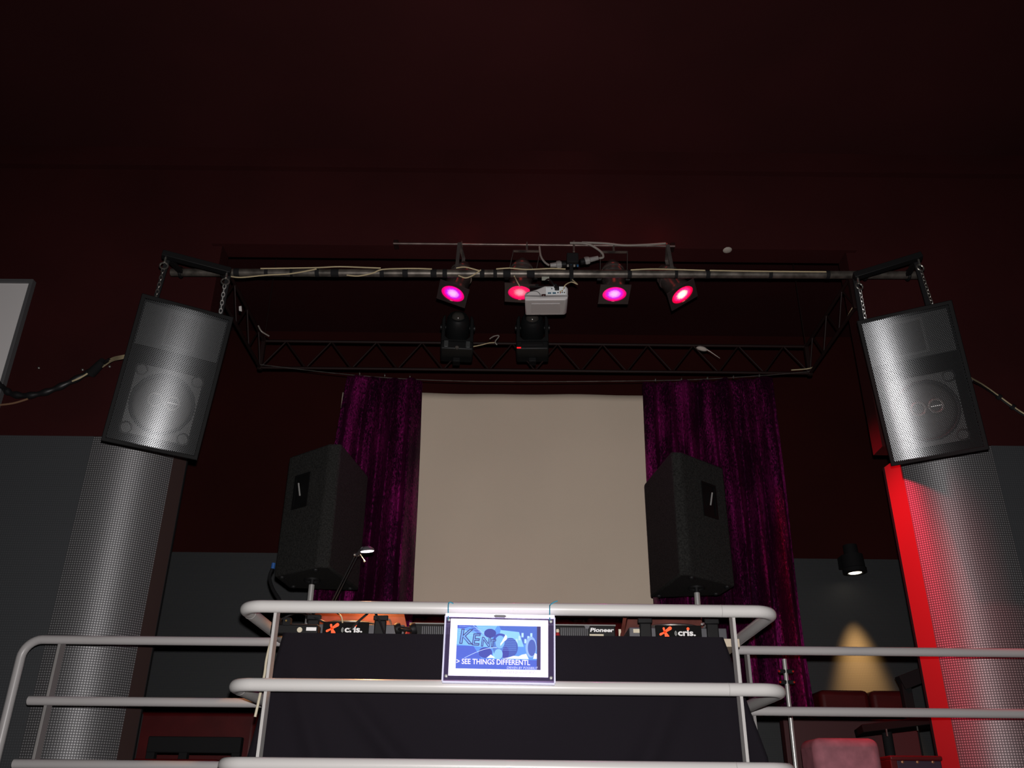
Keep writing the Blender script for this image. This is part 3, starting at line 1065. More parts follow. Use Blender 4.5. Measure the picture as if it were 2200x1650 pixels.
def moving_head(px, hy, label, yaw, led, open_front):
    B = at(px, 765, 5.44)
    t = thing('moving_head_light', label, 'stage light', B, (0, 0, yaw), 'moving heads on the rear truss')
    b = MB().box((0, 0, 0.035), (0.225, 0.20, 0.068)).build('base', m_mh, t, local=True, bevel=0.012, seg=3)
    if led:
        MB().box((-0.092, -0.101, 0.012), (0.028, 0.006, 0.008)).build('status_light', mat('led_red', (0.1, 0, 0), 0.4, emit=(1, 0.01, 0.02), estr=1.2), b, local=True)
        MB().box((0, -0.101, 0.042), (0.15, 0.006, 0.026)).build('display', m_black, b, local=True, bevel=0.006)
    else:
        MB().tube([(0.0, -0.098, 0.012), (0.0, -0.106, 0.012)], 0.012, 12).build('socket', m_steel, b, local=True)
        for s in (-1, 1):
            MB().box((s * 0.075, -0.101, 0.04), (0.03, 0.006, 0.05)).build('vent_panel', mat('mh_panel', (0.05, 0.055, 0.055), 0.35), b, local=True, bevel=0.004)
    y = MB()
    y.prism([(-0.112, 0), (0.112, 0), (0.112, 0.19), (0.10, 0.225), (0.086, 0.225), (0.086, 0.06), (0.06, 0.035), (-0.06, 0.035), (-0.086, 0.06), (-0.086, 0.225), (-0.10, 0.225), (-0.112, 0.19)],
            frame((0, -1, 0), (1, 0, 0), (0, 0.05, 0.072)), 0.10)
    y.build('yoke', m_mh, t, local=True, bevel=0.006)
    h = MB().lathe([(0.0, -0.115), (0.045, -0.11), (0.072, -0.09), (0.083, -0.05), (0.084, 0.03), (0.078, 0.075), (0.066, 0.098), (0.050, 0.103), (0.046, 0.094), (0.0, 0.094)],
                   frame((0.0, -0.80, 0.35) if open_front else (0, -0.85, 0.25), (1, 0, 0), (0, 0, 0.225)), 28, False)
    hd = h.build('head', m_mh, t, local=True)
    n = Vector((0.0, -0.80, 0.35)).normalized() if open_front else Vector((0, -0.85, 0.25)).normalized()
    MB().lathe([(0.046, 0.092), (0.040, 0.112), (0.026, 0.124), (0.0, 0.128)], frame(n, (1, 0, 0), (0, 0, 0.225)), 24, False).build('lens', mat('lens_glass_dark', (0.06, 0.055, 0.05), 0.12, 0.3), hd, local=True)
    for s in (-1, 1):
        MB().tube([(s * 0.083, 0, 0.225), (s * 0.122, 0, 0.225)], 0.022, 14).build('pivot_cap', m_mh, t, local=True)
    MB().box((0, 0.06, -0.012), (0.05, 0.07, 0.03)).build('truss_clamp', m_black, t, local=True, bevel=0.003)
    return t


moving_head(981, 685, 'black moving head light on the rear truss below the left spot can', R(4), False, True)
moving_head(1144, 690, 'black moving head light with a red standby lamp below the projector', R(-2), True, False)
# wires on the rear truss
for lab, pts in (('yellow wire running along the rear truss between the moving heads', ((1013, 745, 5.44), (1030, 742, 5.45), (1050, 737, 5.47), (1062, 736, 5.49))),
                 ('frayed grey cable end on the rear truss between the moving heads', ((1052, 728, 5.48), (1062, 722, 5.46), (1072, 722, 5.46), (1064, 734, 5.47), (1068, 741, 5.48)))):
    tag(MB().tube(smooth_path([at(*q) for q in pts], 6), 0.004, 6).build('truss_wire', m_wire if 'yellow' in lab else m_wiregrey), lab, 'cable')
tag(MB().tube(smooth_path([at(*q) for q in ((555, 700, 5.1), (562, 712, 5.1), (578, 722, 5.15))], 6), 0.005, 6).build('truss_wire', m_wiregrey), 'short grey wire end on the left arm of the truss', 'cable')
tag(MB().tube(smooth_path([at(*q) for q in ((1838, 650, 4.70), (1818, 685, 4.82), (1800, 712, 4.95), (1784, 735, 5.1), (1766, 768, 5.3), (1752, 785, 5.42), (1736, 792, 5.5), (1700, 795, 5.5))], 6), 0.004, 6).build('truss_wire', m_wire), 'yellow wire following the right arm of the truss', 'cable')
# curtain wire
P = [at(x, y, 5.5) for x, y in ((556, 783), (740, 804), (910, 816), (1100, 820), (1290, 819), (1480, 816), (1650, 806), (1742, 798))]
tag(MB().tube(smooth_path(P, 6), 0.003, 6).build('curtain_wire', m_steel), 'steel wire strung between the truss corners to hang the curtains', 'wire')
# white rag on the truss, white clip left, white saucer edge on header
rg = MB()
p = at(1508, 749, 5.49)
rg.lathe([(0.001, -0.020), (0.022, -0.016), (0.034, -0.004), (0.028, 0.010), (0.010, 0.018), (0.001, 0.02)], frame((0.3, 0.1, 1), None, p) @ Matrix.Diagonal((1.2, 0.6, 0.8, 1)), 12, False)
rg.tube([p + Vector((0.03, 0, -0.004)), p + Vector((0.055, 0, -0.022)), p + Vector((0.12, 0.0, -0.075))], [0.006, 0.004, 0.0015], 6)
tag(rg.build('knotted_rag', mat('rag_white', (0.45, 0.40, 0.36), 0.9)), 'knotted white rag tied to the rear truss', 'rag')
p = at(517, 663, 4.72)
MB().prism([(-0.006, -0.018), (0.012, -0.022), (0.004, 0.016), (-0.012, 0.014)], frame((0, -1, 0), (1, 0, 0), p), 0.006).build('cable_clip', m_white, tr, bevel=0.001)['label'] = 'small white clip'
p = Vector((at(1563, 537, 4.78).x, 4.782, 4.917))
tag(MB().lathe([(0.001, 0.009), (0.016, 0.008), (0.025, 0.003), (0.029, 0.0), (0.026, -0.003), (0.001, -0.003)], frame((0, -0.15, -1), None, p), 20, False).build('smoke_detector', mat('detector_cream', (0.36, 0.33, 0.29), 0.5)), 'small round white detector on the header edge', 'detector')

# ------------------------------------------------------------------ hanging speakers
SW, SH, SD = 0.46, 0.77, 0.40


def pose(yaw, tilt, roll):
    return Matrix.Rotation(R(yaw), 3, 'Z') @ Matrix.Rotation(R(tilt), 3, 'X') @ Matrix.Rotation(R(roll), 3, 'Y')


def rect_ring(mb, w0, h0, w1, h1, y0, y1, cx=0, cz=0):
    """frame between outer and inner rectangle, from y0 (front) to y1"""
    o = [(-w0, -h0), (w0, -h0), (w0, h0), (-w0, h0)]
    i_ = [(-w1, -h1), (w1, -h1), (w1, h1), (-w1, h1)]
    vs = [(cx + a, y0, cz + b) for a, b in o] + [(cx + a, y0, cz + b) for a, b in i_] + [(cx + a, y1, cz + b) for a, b in o] + [(cx + a, y1, cz + b) for a, b in i_]
    fs = []
    for k in range(4):
        k2 = (k + 1) % 4
        fs += [(k, k2, 4 + k2, 4 + k), (8 + k, 8 + k2, 12 + k2, 12 + k), (k, k2, 8 + k2, 8 + k), (4 + k, 4 + k2, 12 + k2, 12 + k)]
    return mb.add(vs, fs)


m_ring = mat('phase_ring_silver', (0.42, 0.42, 0.41), 0.35, 0.6)
m_cone = mat('woofer_cone', (0.012, 0.012, 0.013), 0.5)
m_hornd = mat('horn_throat', (0.012, 0.012, 0.013), 0.6)


def hung_speaker(c, yaw, tilt, roll, label):
    m3 = pose(yaw, tilt, roll)
    t = thing('hanging_speaker', label, 'speaker', c, m3)
    # cabinet: tapering box open at the front
    f, bk = [(-SW / 2, -SH / 2), (SW / 2, -SH / 2), (SW / 2, SH / 2), (-SW / 2, SH / 2)], [(-SW / 2 + .09, -SH / 2 + .11), (SW / 2 - .09, -SH / 2 + .11), (SW / 2 - .09, SH / 2 - .01), (-SW / 2 + .09, SH / 2 - .01)]
    vs = [(x, 0.004, z) for x, z in f] + [(x, SD, z) for x, z in bk] + [(x * 0.93, 0.004, z * 0.96) for x, z in f] + [(x * 0.93, 0.05, z * 0.96) for x, z in f]
    fs = [(4, 5, 6, 7)]
    for k in range(4):
        k2 = (k + 1) % 4
        fs += [(k, k2, 4 + k2, 4 + k), (k, k2, 8 + k2, 8 + k), (8 + k, 8 + k2, 12 + k2, 12 + k)]
    fs.append((12, 13, 14, 15))
    MB().add(vs, fs).build('cabinet', m_spkbody, t, local=True, smooth=False)
    rect_ring(MB(), SW / 2, SH / 2, SW / 2 - 0.020, SH / 2 - 0.020, -0.012, 0.006).build('front_frame', m_spkbody, t, local=True, bevel=0.003)
    # baffle behind the grille: upper horn panel and lower woofer plate
    MB().box((0, 0.040, 0.245), (SW - 0.05, 0.012, 0.225)).build('horn_panel', m_spkin, t, local=True, bevel=0.002)
    hn = MB()
    rect_ring(hn, 0.080, 0.092, 0.066, 0.080, 0.026, 0.040, 0.0, 0.245)
    hn.build('horn_rim', mat('horn_rim', (0.022, 0.023, 0.024), 0.5), t, local=True)
    MB().box((0, 0.0335, 0.245), (0.134, 0.002, 0.162)).build('horn_mouth', m_hornd, t, local=True)
    wp = MB().box((0, 0.042, -0.14), (0.33, 0.012, 0.36)).build('woofer_plate', mat('woofer_plate', (0.026, 0.0275, 0.029), 0.5), t, local=True, bevel=0.002)
    fr = frame((0, -1, 0), (1, 0, 0), (0, 0.036, -0.14))
    MB().torus(fr, 0.150, 0.009, 40, 8).build('woofer_surround', mat('surround', (0.055, 0.057, 0.06), 0.3), t, local=True)
    MB().lathe([(0.145, 0.0), (0.125, 0.004), (0.05, -0.0035), (0.0, -0.0035)], frame((0, -1, 0), (1, 0, 0), (0, 0.034, -0.14)), 36, False).build('woofer_cone', m_cone, t, local=True)
    for a in (-0.038, 0.046):
        rg_ = MB().torus(frame((0, -1, 0), (1, 0, 0), (a, 0.022, -0.125)), 0.033, 0.0085, 28, 8)
        rg_.build('silver_ring', m_ring, t, local=True)
        if a > 0:
            MB().box((a, 0.022, -0.125), (0.056, 0.004, 0.004)).build('ring_bar', m_ring, t, local=True)
    for s in (-1, 1):
        for q in (0.012, -0.292):
            MB().lathe([(0.032, 0.004), (0.024, 0.006), (0.023, 0.001), (0.0, 0.001)], frame((0, -1, 0), (1, 0, 0), (s * 0.138, 0.038, q)), 20, False).build('bass_port', m_hornd, t, local=True)
    # perforated grille, gently bowed outwards, UV in metres
    n = 16
    vs, fs, uv = [], [], []
    hw, hh = SW / 2 - 0.019, SH / 2 - 0.019
    for i in range(n + 1):
        x = -hw + 2 * hw * i / n
        y = 0.003 - 0.016 * (1 - (x / hw) ** 2)
        for z in (-hh, hh):
            vs.append((x, y, z))
            uv.append((x + 1, z + 1))
    for i in range(n):
        fs.append((2 * i, 2 * i + 2, 2 * i + 3, 2 * i + 1))
    MB().add(vs, fs, uv).build('grille', m_grille, t, local=True)
    for s in (-1, 1):
        MB().box((s * 0.17, 0.2, SH / 2 + 0.004), (0.05, 0.07, 0.012)).build('fly_plate', m_black, t, local=True, bevel=0.002)
    return t, Matrix.Translation(Vector(c)) @ m3.to_4x4()


def chain(a, b, n):
    mb = MB()
    a, b = Vector(a), Vector(b)
    d = (b - a) / n
    t = d.normalized()
    for i in range(n):
        p = a + d * (i + 0.5)
        side = Vector((1, 0.3, 0)) if i % 2 else Vector((-0.3, 1, 0))
        m = frame(side - t * side.dot(t), t, p) @ Matrix.Diagonal((1.55, 0.85, 1, 1))
        mb.torus(m, 0.0095, 0.0026, 12, 5)
    return mb


def rigging(tm, p_out, p_in, side, label, tube_out, tube_in):
    """arm over the speaker: bar, struts back to the tube, eye bolts, chains, straps"""
    g = thing('speaker_bracket', label, 'bracket', (p_out + p_in) / 2)
    d = (p_in - p_out).normalized()
    MB().bar(p_out - d * 0.02, p_in + d * 0.02, 0.045, 0.035).build('crossbar', m_black, g, bevel=0.003)
    for a, b in ((p_out, tube_out), (p_in, tube_in)):
        MB().bar(a + Vector((0, 0.02, 0.0)), b, 0.03, 0.02).build('strut', m_blackmatte, g, bevel=0.002)
        MB().torus(frame(tdir, None, b), 0.030, 0.008, 18, 6).build('tube_clamp', m_black, g)
    for k, p in ((-0.17, p_out), (0.17, p_in)):
        kx = k * side
        q = tm @ Vector((kx, 0.20, SH / 2 + 0.006))
        e = p + Vector((0, 0, -0.018))
        MB().tube([e, e + Vector((0, 0, -0.03))], 0.006, 8).build('eye_bolt', m_steel, g)
        ring = e + Vector((0, 0, -0.052))
        MB().torus(frame((0.25, -1, 0.1), None, ring), 0.021, 0.0045, 18, 6).build('shackle', m_steel, g)
        s0 = ring + Vector((0, 0, -0.02))
        chain(s0, q, max(6, int((s0 - q).length / 0.024))).build('chain', m_chrome if k > 0 else m_steel, g)
        # flat black safety strap from the bar to the rear of the box
        r_ = tm @ Vector((kx * 1.05, SD - 0.01, SH / 2 - 0.02))
        MB().bar(p + Vector((0, 0.03, 0)), r_, 0.028, 0.006, (0, 1, 0)).build('safety_strap', m_blackmatte, g)
    return g


tl, ml = hung_speaker((-1.746, 4.044, 3.592), 23.5, 16.0, 3.4, 'black hanging speaker with perforated grille left of the stage')
trr, mr_ = hung_speaker((2.087, 4.044, 3.599), -20.0, 21.6, -4.2, 'black hanging speaker with perforated grille right of the stage')


def pick(px, py, X):
    """point on the pixel's ray with the given world x"""
    d = _f + _r * ((px - 1100) / F_PX) + _u * ((825 - py) / F_PX)
    return EYE + d * (X / d.x)


qo, qi = ml @ Vector((-0.17, 0.2, SH / 2)), ml @ Vector((0.17, 0.2, SH / 2))
rigging(ml, pick(357, 548, qo.x - 0.005), pick(488, 582, qi.x), 1, 'black steel bracket and chains holding the left hanging speaker', on_tube(388), on_tube(478))
qo, qi = mr_ @ Vector((0.17, 0.2, SH / 2)), mr_ @ Vector((-0.17, 0.2, SH / 2))
rigging(mr_, pick(1972, 552, qo.x + 0.005), pick(1842, 592, qi.x), -1, 'black steel bracket and chains holding the right hanging speaker', on_tube(1950), on_tube(1858))

# cable looms on the front wall
lm = thing('cable_loom', 'taped black cable loom sagging from the left hanging speaker across the wall', 'cable', at(130, 830, 4.76))
P = smooth_path([at(x, y, yy) for x, y, yy in ((262, 768, 4.55), (235, 775, 4.66), (205, 793, 4.75), (180, 806, 4.765), (140, 826, 4.765), (100, 842, 4.765), (60, 850, 4.765), (25, 846, 4.765), (5, 832, 4.765), (-40, 800, 4.765))], 6)
n = len(P)
MB().tube(P, [0.008 + 0.011 * min(1, i / 12) + 0.004 * math.sin(i * 1.3) for i in range(n)], 10).build('loom_sleeve', m_cable, lm)
for k, off in enumerate((0.0, 0.012, 0.022)):
    Q = smooth_path([at(310, 756 + k * 2, 4.42), at(264, 764 + k * 3, 4.50), at(240, 770 + k * 3, 4.62), at(218, 786 + k * 2, 4.72), at(200, 796 + k, 4.74)], 6)
    MB().tube(Q, 0.0042, 6).build('wire', m_wire, lm)
Q = smooth_path([at(192, 800, 4.735), at(172, 812, 4.735), at(155, 819, 4.74)], 5)
MB().tube(Q, 0.005, 6).build('wire', m_wire, lm)
Q = smooth_path([at(60, 857, 4.75), at(30, 866, 4.75), at(0, 870, 4.75), at(-30, 872, 4.75)], 5)
MB().tube(Q, 0.006, 6).build('wire', mat('wire_brown', (0.22, 0.12, 0.07), 0.5), lm)
for x, y in ((84, 791), (178, 795), (186, 804), (236, 788)):
    p = at(x, y, 4.79)
    tag(MB().lathe([(0.008, 0.0), (0.008, 0.008), (0.004, 0.012), (0.001, 0.012)], frame((0, -1, 0), None, p), 10, False).build('wall_screw', m_steel), {84: 'small screw head on the red wall beside the white board', 178: 'screw head just above the taped cable loom', 186: 'screw head on the taped cable loom', 236: 'screw head nearest the left hanging speaker'}[x], 'screw')
tp = MB().tube([at(222, 776, 4.69), at(196, 802, 4.755)], [0.024, 0.030], 10)
tp.build('tape_bulge', m_blackmatte, lm)
lm = thing('cable_loom', 'yellow and black speaker cables running right from the right hanging speaker', 'cable', at(2150, 850, 4.76))
P = smooth_path([at(x, y, yy) for x, y, yy in ((2085, 812, 4.45), (2110, 826, 4.66), (2140, 847, 4.76), (2170, 869, 4.765), (2198, 888, 4.765), (2260, 925, 4.765), (2420, 1000, 4.765))], 6)
MB().tube(P, 0.0062, 8).build('wire', m_wire, lm)
MB().tube([p + Vector((0.004, 0, -0.016)) for p in P], 0.006, 8).build('wire', m_cable, lm)
for i in (13, 19):
    d = (P[i + 1] - P[i]).normalized()
    MB().tube([P[i] - d * 0.01 + Vector((0.002, 0, -0.007)), P[i] + d * 0.01 + Vector((0.002, 0, -0.007))], 0.018, 10).build('tape_wrap', m_blackmatte, lm)

# white board on the left wall
wb = thing('wall_screen', 'white board in a grey frame cut off at the left edge', 'board', (-3.7, 4.78, 3.70))
MB().span((-4.4, 4.772, 3.66), (-3.052, 4.796, 4.600)).build('board', m_board, wb)
fr = MB()
rect_ring(fr, 0.695, 0.497, 0.674, 0.474, 4.755, 4.798, -3.733, 4.127)
fr.build('frame', m_boardframe, wb, bevel=0.002)

# ------------------------------------------------------------------ PA cabinets on poles (beside the DJ)
def pa_cab(plan_w, z0, h, side, label, slabel):
    """carpeted cabinet on a pole; plan: outer corner, two near corners, inner far corner, rear corner"""
    cx = sum(p[0] for p in plan_w) / len(plan_w)
    cy = sum(p[1] for p in plan_w) / len(plan_w)
    t = thing('pa_speaker', label, 'speaker', (cx, cy, z0))
    s = side
    yaw = 0.0
    plan = [(x - cx, y - cy) for x, y in plan_w]
    b = MB()
    npt = len(plan)
    vs = [Vector((x, y, 0)) for x, y in plan] + [Vector((x, y, h)) for x, y in plan]
    fs = [tuple(range(npt)), tuple(range(npt, 2 * npt))] + [(k, (k + 1) % npt, npt + (k + 1) % npt, npt + k) for k in range(npt)]
    body = b.add(vs, fs).build('cabinet', m_carpet, t, local=True, bevel=0.012, seg=2)
    # recessed bar handle in the outer flank
    a, c_ = Vector((plan[0][0], plan[0][1], 0)), Vector((plan[1][0], plan[1][1], 0))
    d = (c_ - a).normalized()
    nrm = Vector((d.y, -d.x, 0)) if side > 0 else Vector((-d.y, d.x, 0))
    if nrm.y > 0:
        nrm = -nrm
    mid = a.lerp(c_, 0.42) + Vector((0, 0, h * 0.66))
    m = Matrix((d, Vector((0, 0, 1)), nrm)).transposed().to_4x4()
    m.translation = mid
    hb = MB()
    o = [(-0.062, -0.098), (0.062, -0.098), (0.062, 0.098), (-0.062, 0.098)]
    ii = [(-0.046, -0.082), (0.046, -0.082), (0.046, 0.082), (-0.046, 0.082)]
    vs = [m @ Vector((x, z, 0.0)) for x, z in o] + [m @ Vector((x, z, 0.006)) for x, z in o] + [m @ Vector((x, z, 0.006)) for x, z in ii] + [m @ Vector((x, z, 0.001)) for x, z in ii]
    fs = []
    for k in range(4):
        k2 = (k + 1) % 4
        for L in (0, 4, 8):
            fs.append((L + k, L + k2, L + 4 + k2, L + 4 + k))
    fs.append((12, 13, 14, 15))
    hd = hb.add(vs, fs).build('handle_cup', mat('cup_black', (0.0025, 0.0025, 0.0028), 0.6, spec=0.2), t, local=True, smooth=False)
    MB().tube([m @ Vector((0.006, -0.030, 0.010)), m @ Vector((-0.018, 0.045, 0.010))], 0.0045, 8).build('handle_bar', m_chrome, hd, local=True)
    # corner protectors along the bottom and pole socket
    for k in (0, 1, 3, 4):
        x, y = plan[k]
        MB().lathe([(0.016, -0.006), (0.018, 0.0), (0.016, 0.01), (0.001, 0.012)], Matrix.Translation((x * 0.80, y * 0.80, 0)), 12, False).build('foot', m_black, t, local=True)
    MB().lathe([(0.045, -0.010), (0.045, 0.002), (0.02, 0.004)], Matrix.Translation((-0.01 * s, 0.02, 0)), 20, False).build('pole_socket', m_black, t, local=True)
    p = Matrix.Translation((cx, cy, z0)) @ Matrix.Rotation(yaw, 4, 'Z') @ Vector((-0.01 * s, 0.02, -0.01))
    st = thing('speaker_stand', slabel, 'stand', (p.x, p.y, ZDECK))
    MB().tube([(p.x, p.y, ZDECK + 0.35), (p.x, p.y, z0 - 0.03)], 0.0155, 16).build('pole', m_chrome, st)
    MB().tube([(p.x, p.y, z0 - 0.05), (p.x, p.y, z0)], 0.012, 12).build('spigot', m_black, st)
    MB().tube([(p.x, p.y, ZDECK + 0.30), (p.x, p.y, ZDECK + 0.95)], 0.020, 16).build('lower_tube', m_black, st)
    for k in range(3):
        a_ = k * 2 * PI / 3 + 0.5
        MB().tube([(p.x, p.y, ZDECK + 0.45), (p.x + 0.32 * math.cos(a_), p.y + 0.32 * math.sin(a_), ZDECK + 0.01)], 0.012, 10).build('leg', m_black, st)
    return t


pa_cab([(-1.265, 4.722), (-0.998, 4.510), (-0.932, 4.510), (-0.857, 5.03), (-1.247, 4.99)], 2.738, 0.688, 1, 'black carpeted speaker with side handle on a pole left of the screen', 'silver pole stand under the left carpeted speaker')
pa_cab([(1.210, 4.742), (0.926, 4.500), (0.872, 4.500), (0.798, 5.04), (1.180, 4.955)], 2.716, 0.680, -1, 'black carpeted speaker with side handle on a pole right of the screen', 'silver pole stand under the right carpeted speaker')
pc = thing('speaker_cable', 'black cable with a blue connector behind the left carpeted speaker', 'cable', at(590, 1250, 4.75))
MB().tube(smooth_path([at(585, 1222, 4.80), at(579, 1240, 4.78), at(586, 1265, 4.75), at(602, 1292, 4.72), at(612, 1330, 4.7)], 6), 0.009, 8).build('lead', m_cable, pc)
MB().tube([at(588, 1210, 4.80), at(586, 1222, 4.80)], 0.011, 10).build('connector', mat('connector_blue', (0.02, 0.09, 0.30), 0.4), pc)

# ------------------------------------------------------------------ DJ decks on the table
ZT = 2.2735
m_logo = mat('logo_orange', (0.85, 0.10, 0.02), 0.5, emit=(1, 0.07, 0.01), estr=0.55)
m_print = mat('print_white', (0.85, 0.85, 0.85), 0.5)
m_label = mat('label_black', (0.004, 0.004, 0.004), 0.7, spec=0.1)
m_sticker = mat('sticker_cream', (0.62, 0.56, 0.42), 0.6)
m_lid = mat('wood_case_brown', (0.11, 0.026, 0.018), 0.45, var=0.3, vscale=14)
FX = frame((0, -1, 0), (1, 0, 0))


def fmat(x, y, z):
    return frame((0, -1, 0), (1, 0, 0), (x, y, z))


def turntable(x0, x1, label, bright):
    Y0 = 3.86
    cx = (x0 + x1) / 2
    W = x1 - x0
    t = thing('record_deck', label, 'turntable', (cx, Y0, ZT))
    MB().box((0, 0.15, 0.030), (W, 0.30, 0.052)).build('plinth', m_cgrey, t, local=True, bevel=0.004)
    for s in (-0.140, 0.146):
        f = MB().box((s, -0.010, 0.040), (0.050, 0.022, 0.062)).build('hinge_block', m_black, t, local=True, bevel=0.005)
        MB().box((s, -0.008, 0.082), (0.062, 0.016, 0.022)).build('hinge_top', m_black, t, local=True, bevel=0.004)
    MB().lathe([(0.125, 0.0), (0.135, 0.004), (0.135, 0.016), (0.125, 0.020), (0.0, 0.020)], Matrix.Translation((0.0, 0.15, 0.058)), 40, False).build('platter', m_steel, t, local=True)
    MB().lathe([(0.120, 0), (0.120, 0.002), (0.0, 0.002)], Matrix.Translation((0.0, 0.15, 0.0785)), 40, False).build('record', m_label, t, local=True)
    MB().tube(smooth_path([(0.16, 0.25, 0.095), (0.16, 0.14, 0.105), (0.12, 0.07, 0.085)], 6), 0.005, 8).build('tone_arm', m_chrome, t, local=True)
    # hinged wooden case back standing up behind the deck
    ld = MB()
    ld.prism([(-W / 2 + 0.01, 0.0), (W / 2 - 0.01, 0.0), (W / 2 - 0.045, 0.125), (-W / 2 + 0.045, 0.125)], frame((0, -1, 0.12), (1, 0, 0), (0, 0.312, 0.056)), 0.012)
    ld.build('case_lid', m_lid, t, local=True, bevel=0.002)
    # black name plate with the maker's mark
    pl = MB().box((0.0, -0.010, 0.034), (0.196, 0.010, 0.058)).build('name_plate', m_label, t, local=True, bevel=0.002)
    yy = -0.0158
    lg = MB()

    def blob(x, z, r1, x2, z2, r2):
        n = 10
        a0 = math.atan2(z2 - z, x2 - x)
        pts = []
        for k in range(n + 1):
            a = a0 + PI / 2 + PI * k / n
            pts.append((x + r1 * math.cos(a), z + r1 * math.sin(a)))
        for k in range(n + 1):
            a = a0 - PI / 2 + PI * k / n
            pts.append((x2 + r2 * math.cos(a), z2 + r2 * math.sin(a)))
        lg.prism(pts, fmat(0, yy, 0), 0.0008)
    ox, oz = -0.058, 0.034
    blob(ox - 0.002, oz, 0.004, ox + 0.022, oz + 0.016, 0.0075)
    blob(ox, oz, 0.004, ox + 0.007, oz - 0.018, 0.0095)
    blob(ox, oz, 0.003, ox - 0.020, oz - 0.010, 0.0050)
    blob(ox - 0.002, oz + 0.002, 0.003, ox - 0.005, oz + 0.015, 0.0048)
    lg.build('logo', m_logo, pl, local=True, smooth=False)
    w1 = MB()
    for k in range(2):
        n = 8
        rr0 = 0.006 + k * 0.005
        pts = [(-0.004 + rr0 * math.cos(PI * 0.7 + PI * 0.6 * i / n), 0.029 + rr0 * math.sin(PI * 0.7 + PI * 0.6 * i / n)) for i in range(n + 1)]
        pts += [(-0.004 + (rr0 + 0.003) * math.cos(PI * 1.3 - PI * 0.6 * i / n), 0.029 + (rr0 + 0.003) * math.sin(PI * 1.3 - PI * 0.6 * i / n)) for i in range(n + 1)]
        w1.prism(pts, fmat(0, yy, 0), 0.0006)
    w1.build('sound_arcs', mat('print_grey', (0.30, 0.31, 0.30), 0.5), pl, local=True, smooth=False)
    text('word', 'cris.', fmat(-0.004, yy, 0.020), 0.036, m_print, pl, sx=1.28, bold=0.0012)
    dt_ = MB().lathe([(0.0062, 0), (0.0062, 0.0009), (0.0, 0.0009)], fmat(0.0405, yy, 0.0485), 16)
    dt_.build('dot', m_logo, pl, local=True, smooth=False)
    MB().box((-W / 2 + 0.045, -0.0015, 0.040), (0.055, 0.003, 0.016)).build('sticker', m_sticker, t, local=True)
    return t


def wx(px, Y=3.85, py=1350):
    return at(px, py, Y).x


turntable(wx(618), wx(868), 'grey record deck with a black name plate under the lit desk lamp', True)
turntable(wx(1352), wx(1562), 'grey record deck with a black name plate right of the white sign', False)


def cd_player(x0, x1, label, toy):
    Y0 = 3.855
    cx, W = (x0 + x1) / 2, x1 - x0
    t = thing('cd_player', label, 'player', (cx, Y0, ZT))
    MB().box((0, 0.16, 0.030), (W, 0.32, 0.056)).build('case', m_black, t, local=True, bevel=0.004)
    MB().box((0, 0.155, 0.0605), (W + 0.004, 0.33, 0.006)).build('top_plate', mat('deck_top_grey', (0.20, 0.20, 0.19), 0.4), t, local=True, bevel=0.002)
    for k in range(14):
        MB().box((-W / 2 + 0.055 + k * 0.0085, -0.0015, 0.032), (0.0035, 0.004, 0.034)).build('vent_slat', m_cgrey, t, local=True)
    MB().prism([(-0.012, 0), (0.012, 0), (0.005, -0.012), (-0.005, -0.012)], fmat(W * 0.08, -0.0, 0.058), 0.003).build('notch', m_cgrey, t, local=True)
    text('maker_name', 'Pioneer', fmat(W * 0.12, -0.0012, 0.034), 0.0225, m_print, t, sx=1.42, bold=0.0007, shear=0.15)
    for k, zz in enumerate((0.020, 0.008)):
        MB().box((W * 0.12 + 0.028, -0.002, zz), (0.060 + 0.006 * k, 0.003, 0.0075)).build('label_strip', m_sticker, t, local=True)
    for k in range(3):
        MB().tube([(W * 0.3 + k * 0.012, -0.001, 0.010), (W * 0.3 + k * 0.012, -0.005, 0.010)], 0.003, 8).build('jack', m_steel, t, local=True)
    return t


cd_player(wx(880), wx(1022), 'black CD player left of the white sign, half behind it', True)
cd_player(wx(1178), wx(1322), 'black CD player with white lettering right of the white sign', True)
mx_ = thing('mixer', 'black mixer behind the white sign on the DJ table', 'mixer', (wx(1100), 3.87, ZT))
MB().box((0, 0.15, 0.028), (0.24, 0.30, 0.052)).build('case', m_black, mx_, local=True, bevel=0.004)
for k in range(4):
    MB().tube([(-0.08 + k * 0.052, 0.10, 0.052), (-0.08 + k * 0.052, 0.10, 0.068)], 0.010, 12).build('knob', m_cgrey, mx_, local=True)


# little red-clad stickers/figures at the decks' left ends
def figure(px, label):
    p = at(px, 1361, 3.838)
    p.z = ZT
    t = thing('toy_figure', label, 'figure', p)
    MB().lathe([(0.012, 0.0), (0.014, 0.004), (0.009, 0.020), (0.006, 0.026), (0.0, 0.027)], None, 12, False).build('coat', mat('figure_red', (0.35, 0.02, 0.025), 0.6), t, local=True)
    MB().lathe([(0.0, 0.024), (0.006, 0.026), (0.008, 0.033), (0.006, 0.040), (0.0, 0.042)], None, 12, False).build('head', m_sticker, t, local=True)
    MB().box((0.0, -0.004, 0.001), (0.03, 0.016, 0.003)).build('base', m_sticker, t, local=True)


figure(1198, 'tiny figure in red beside the right CD player')
figure(876, 'tiny figure in red beside the left CD player')
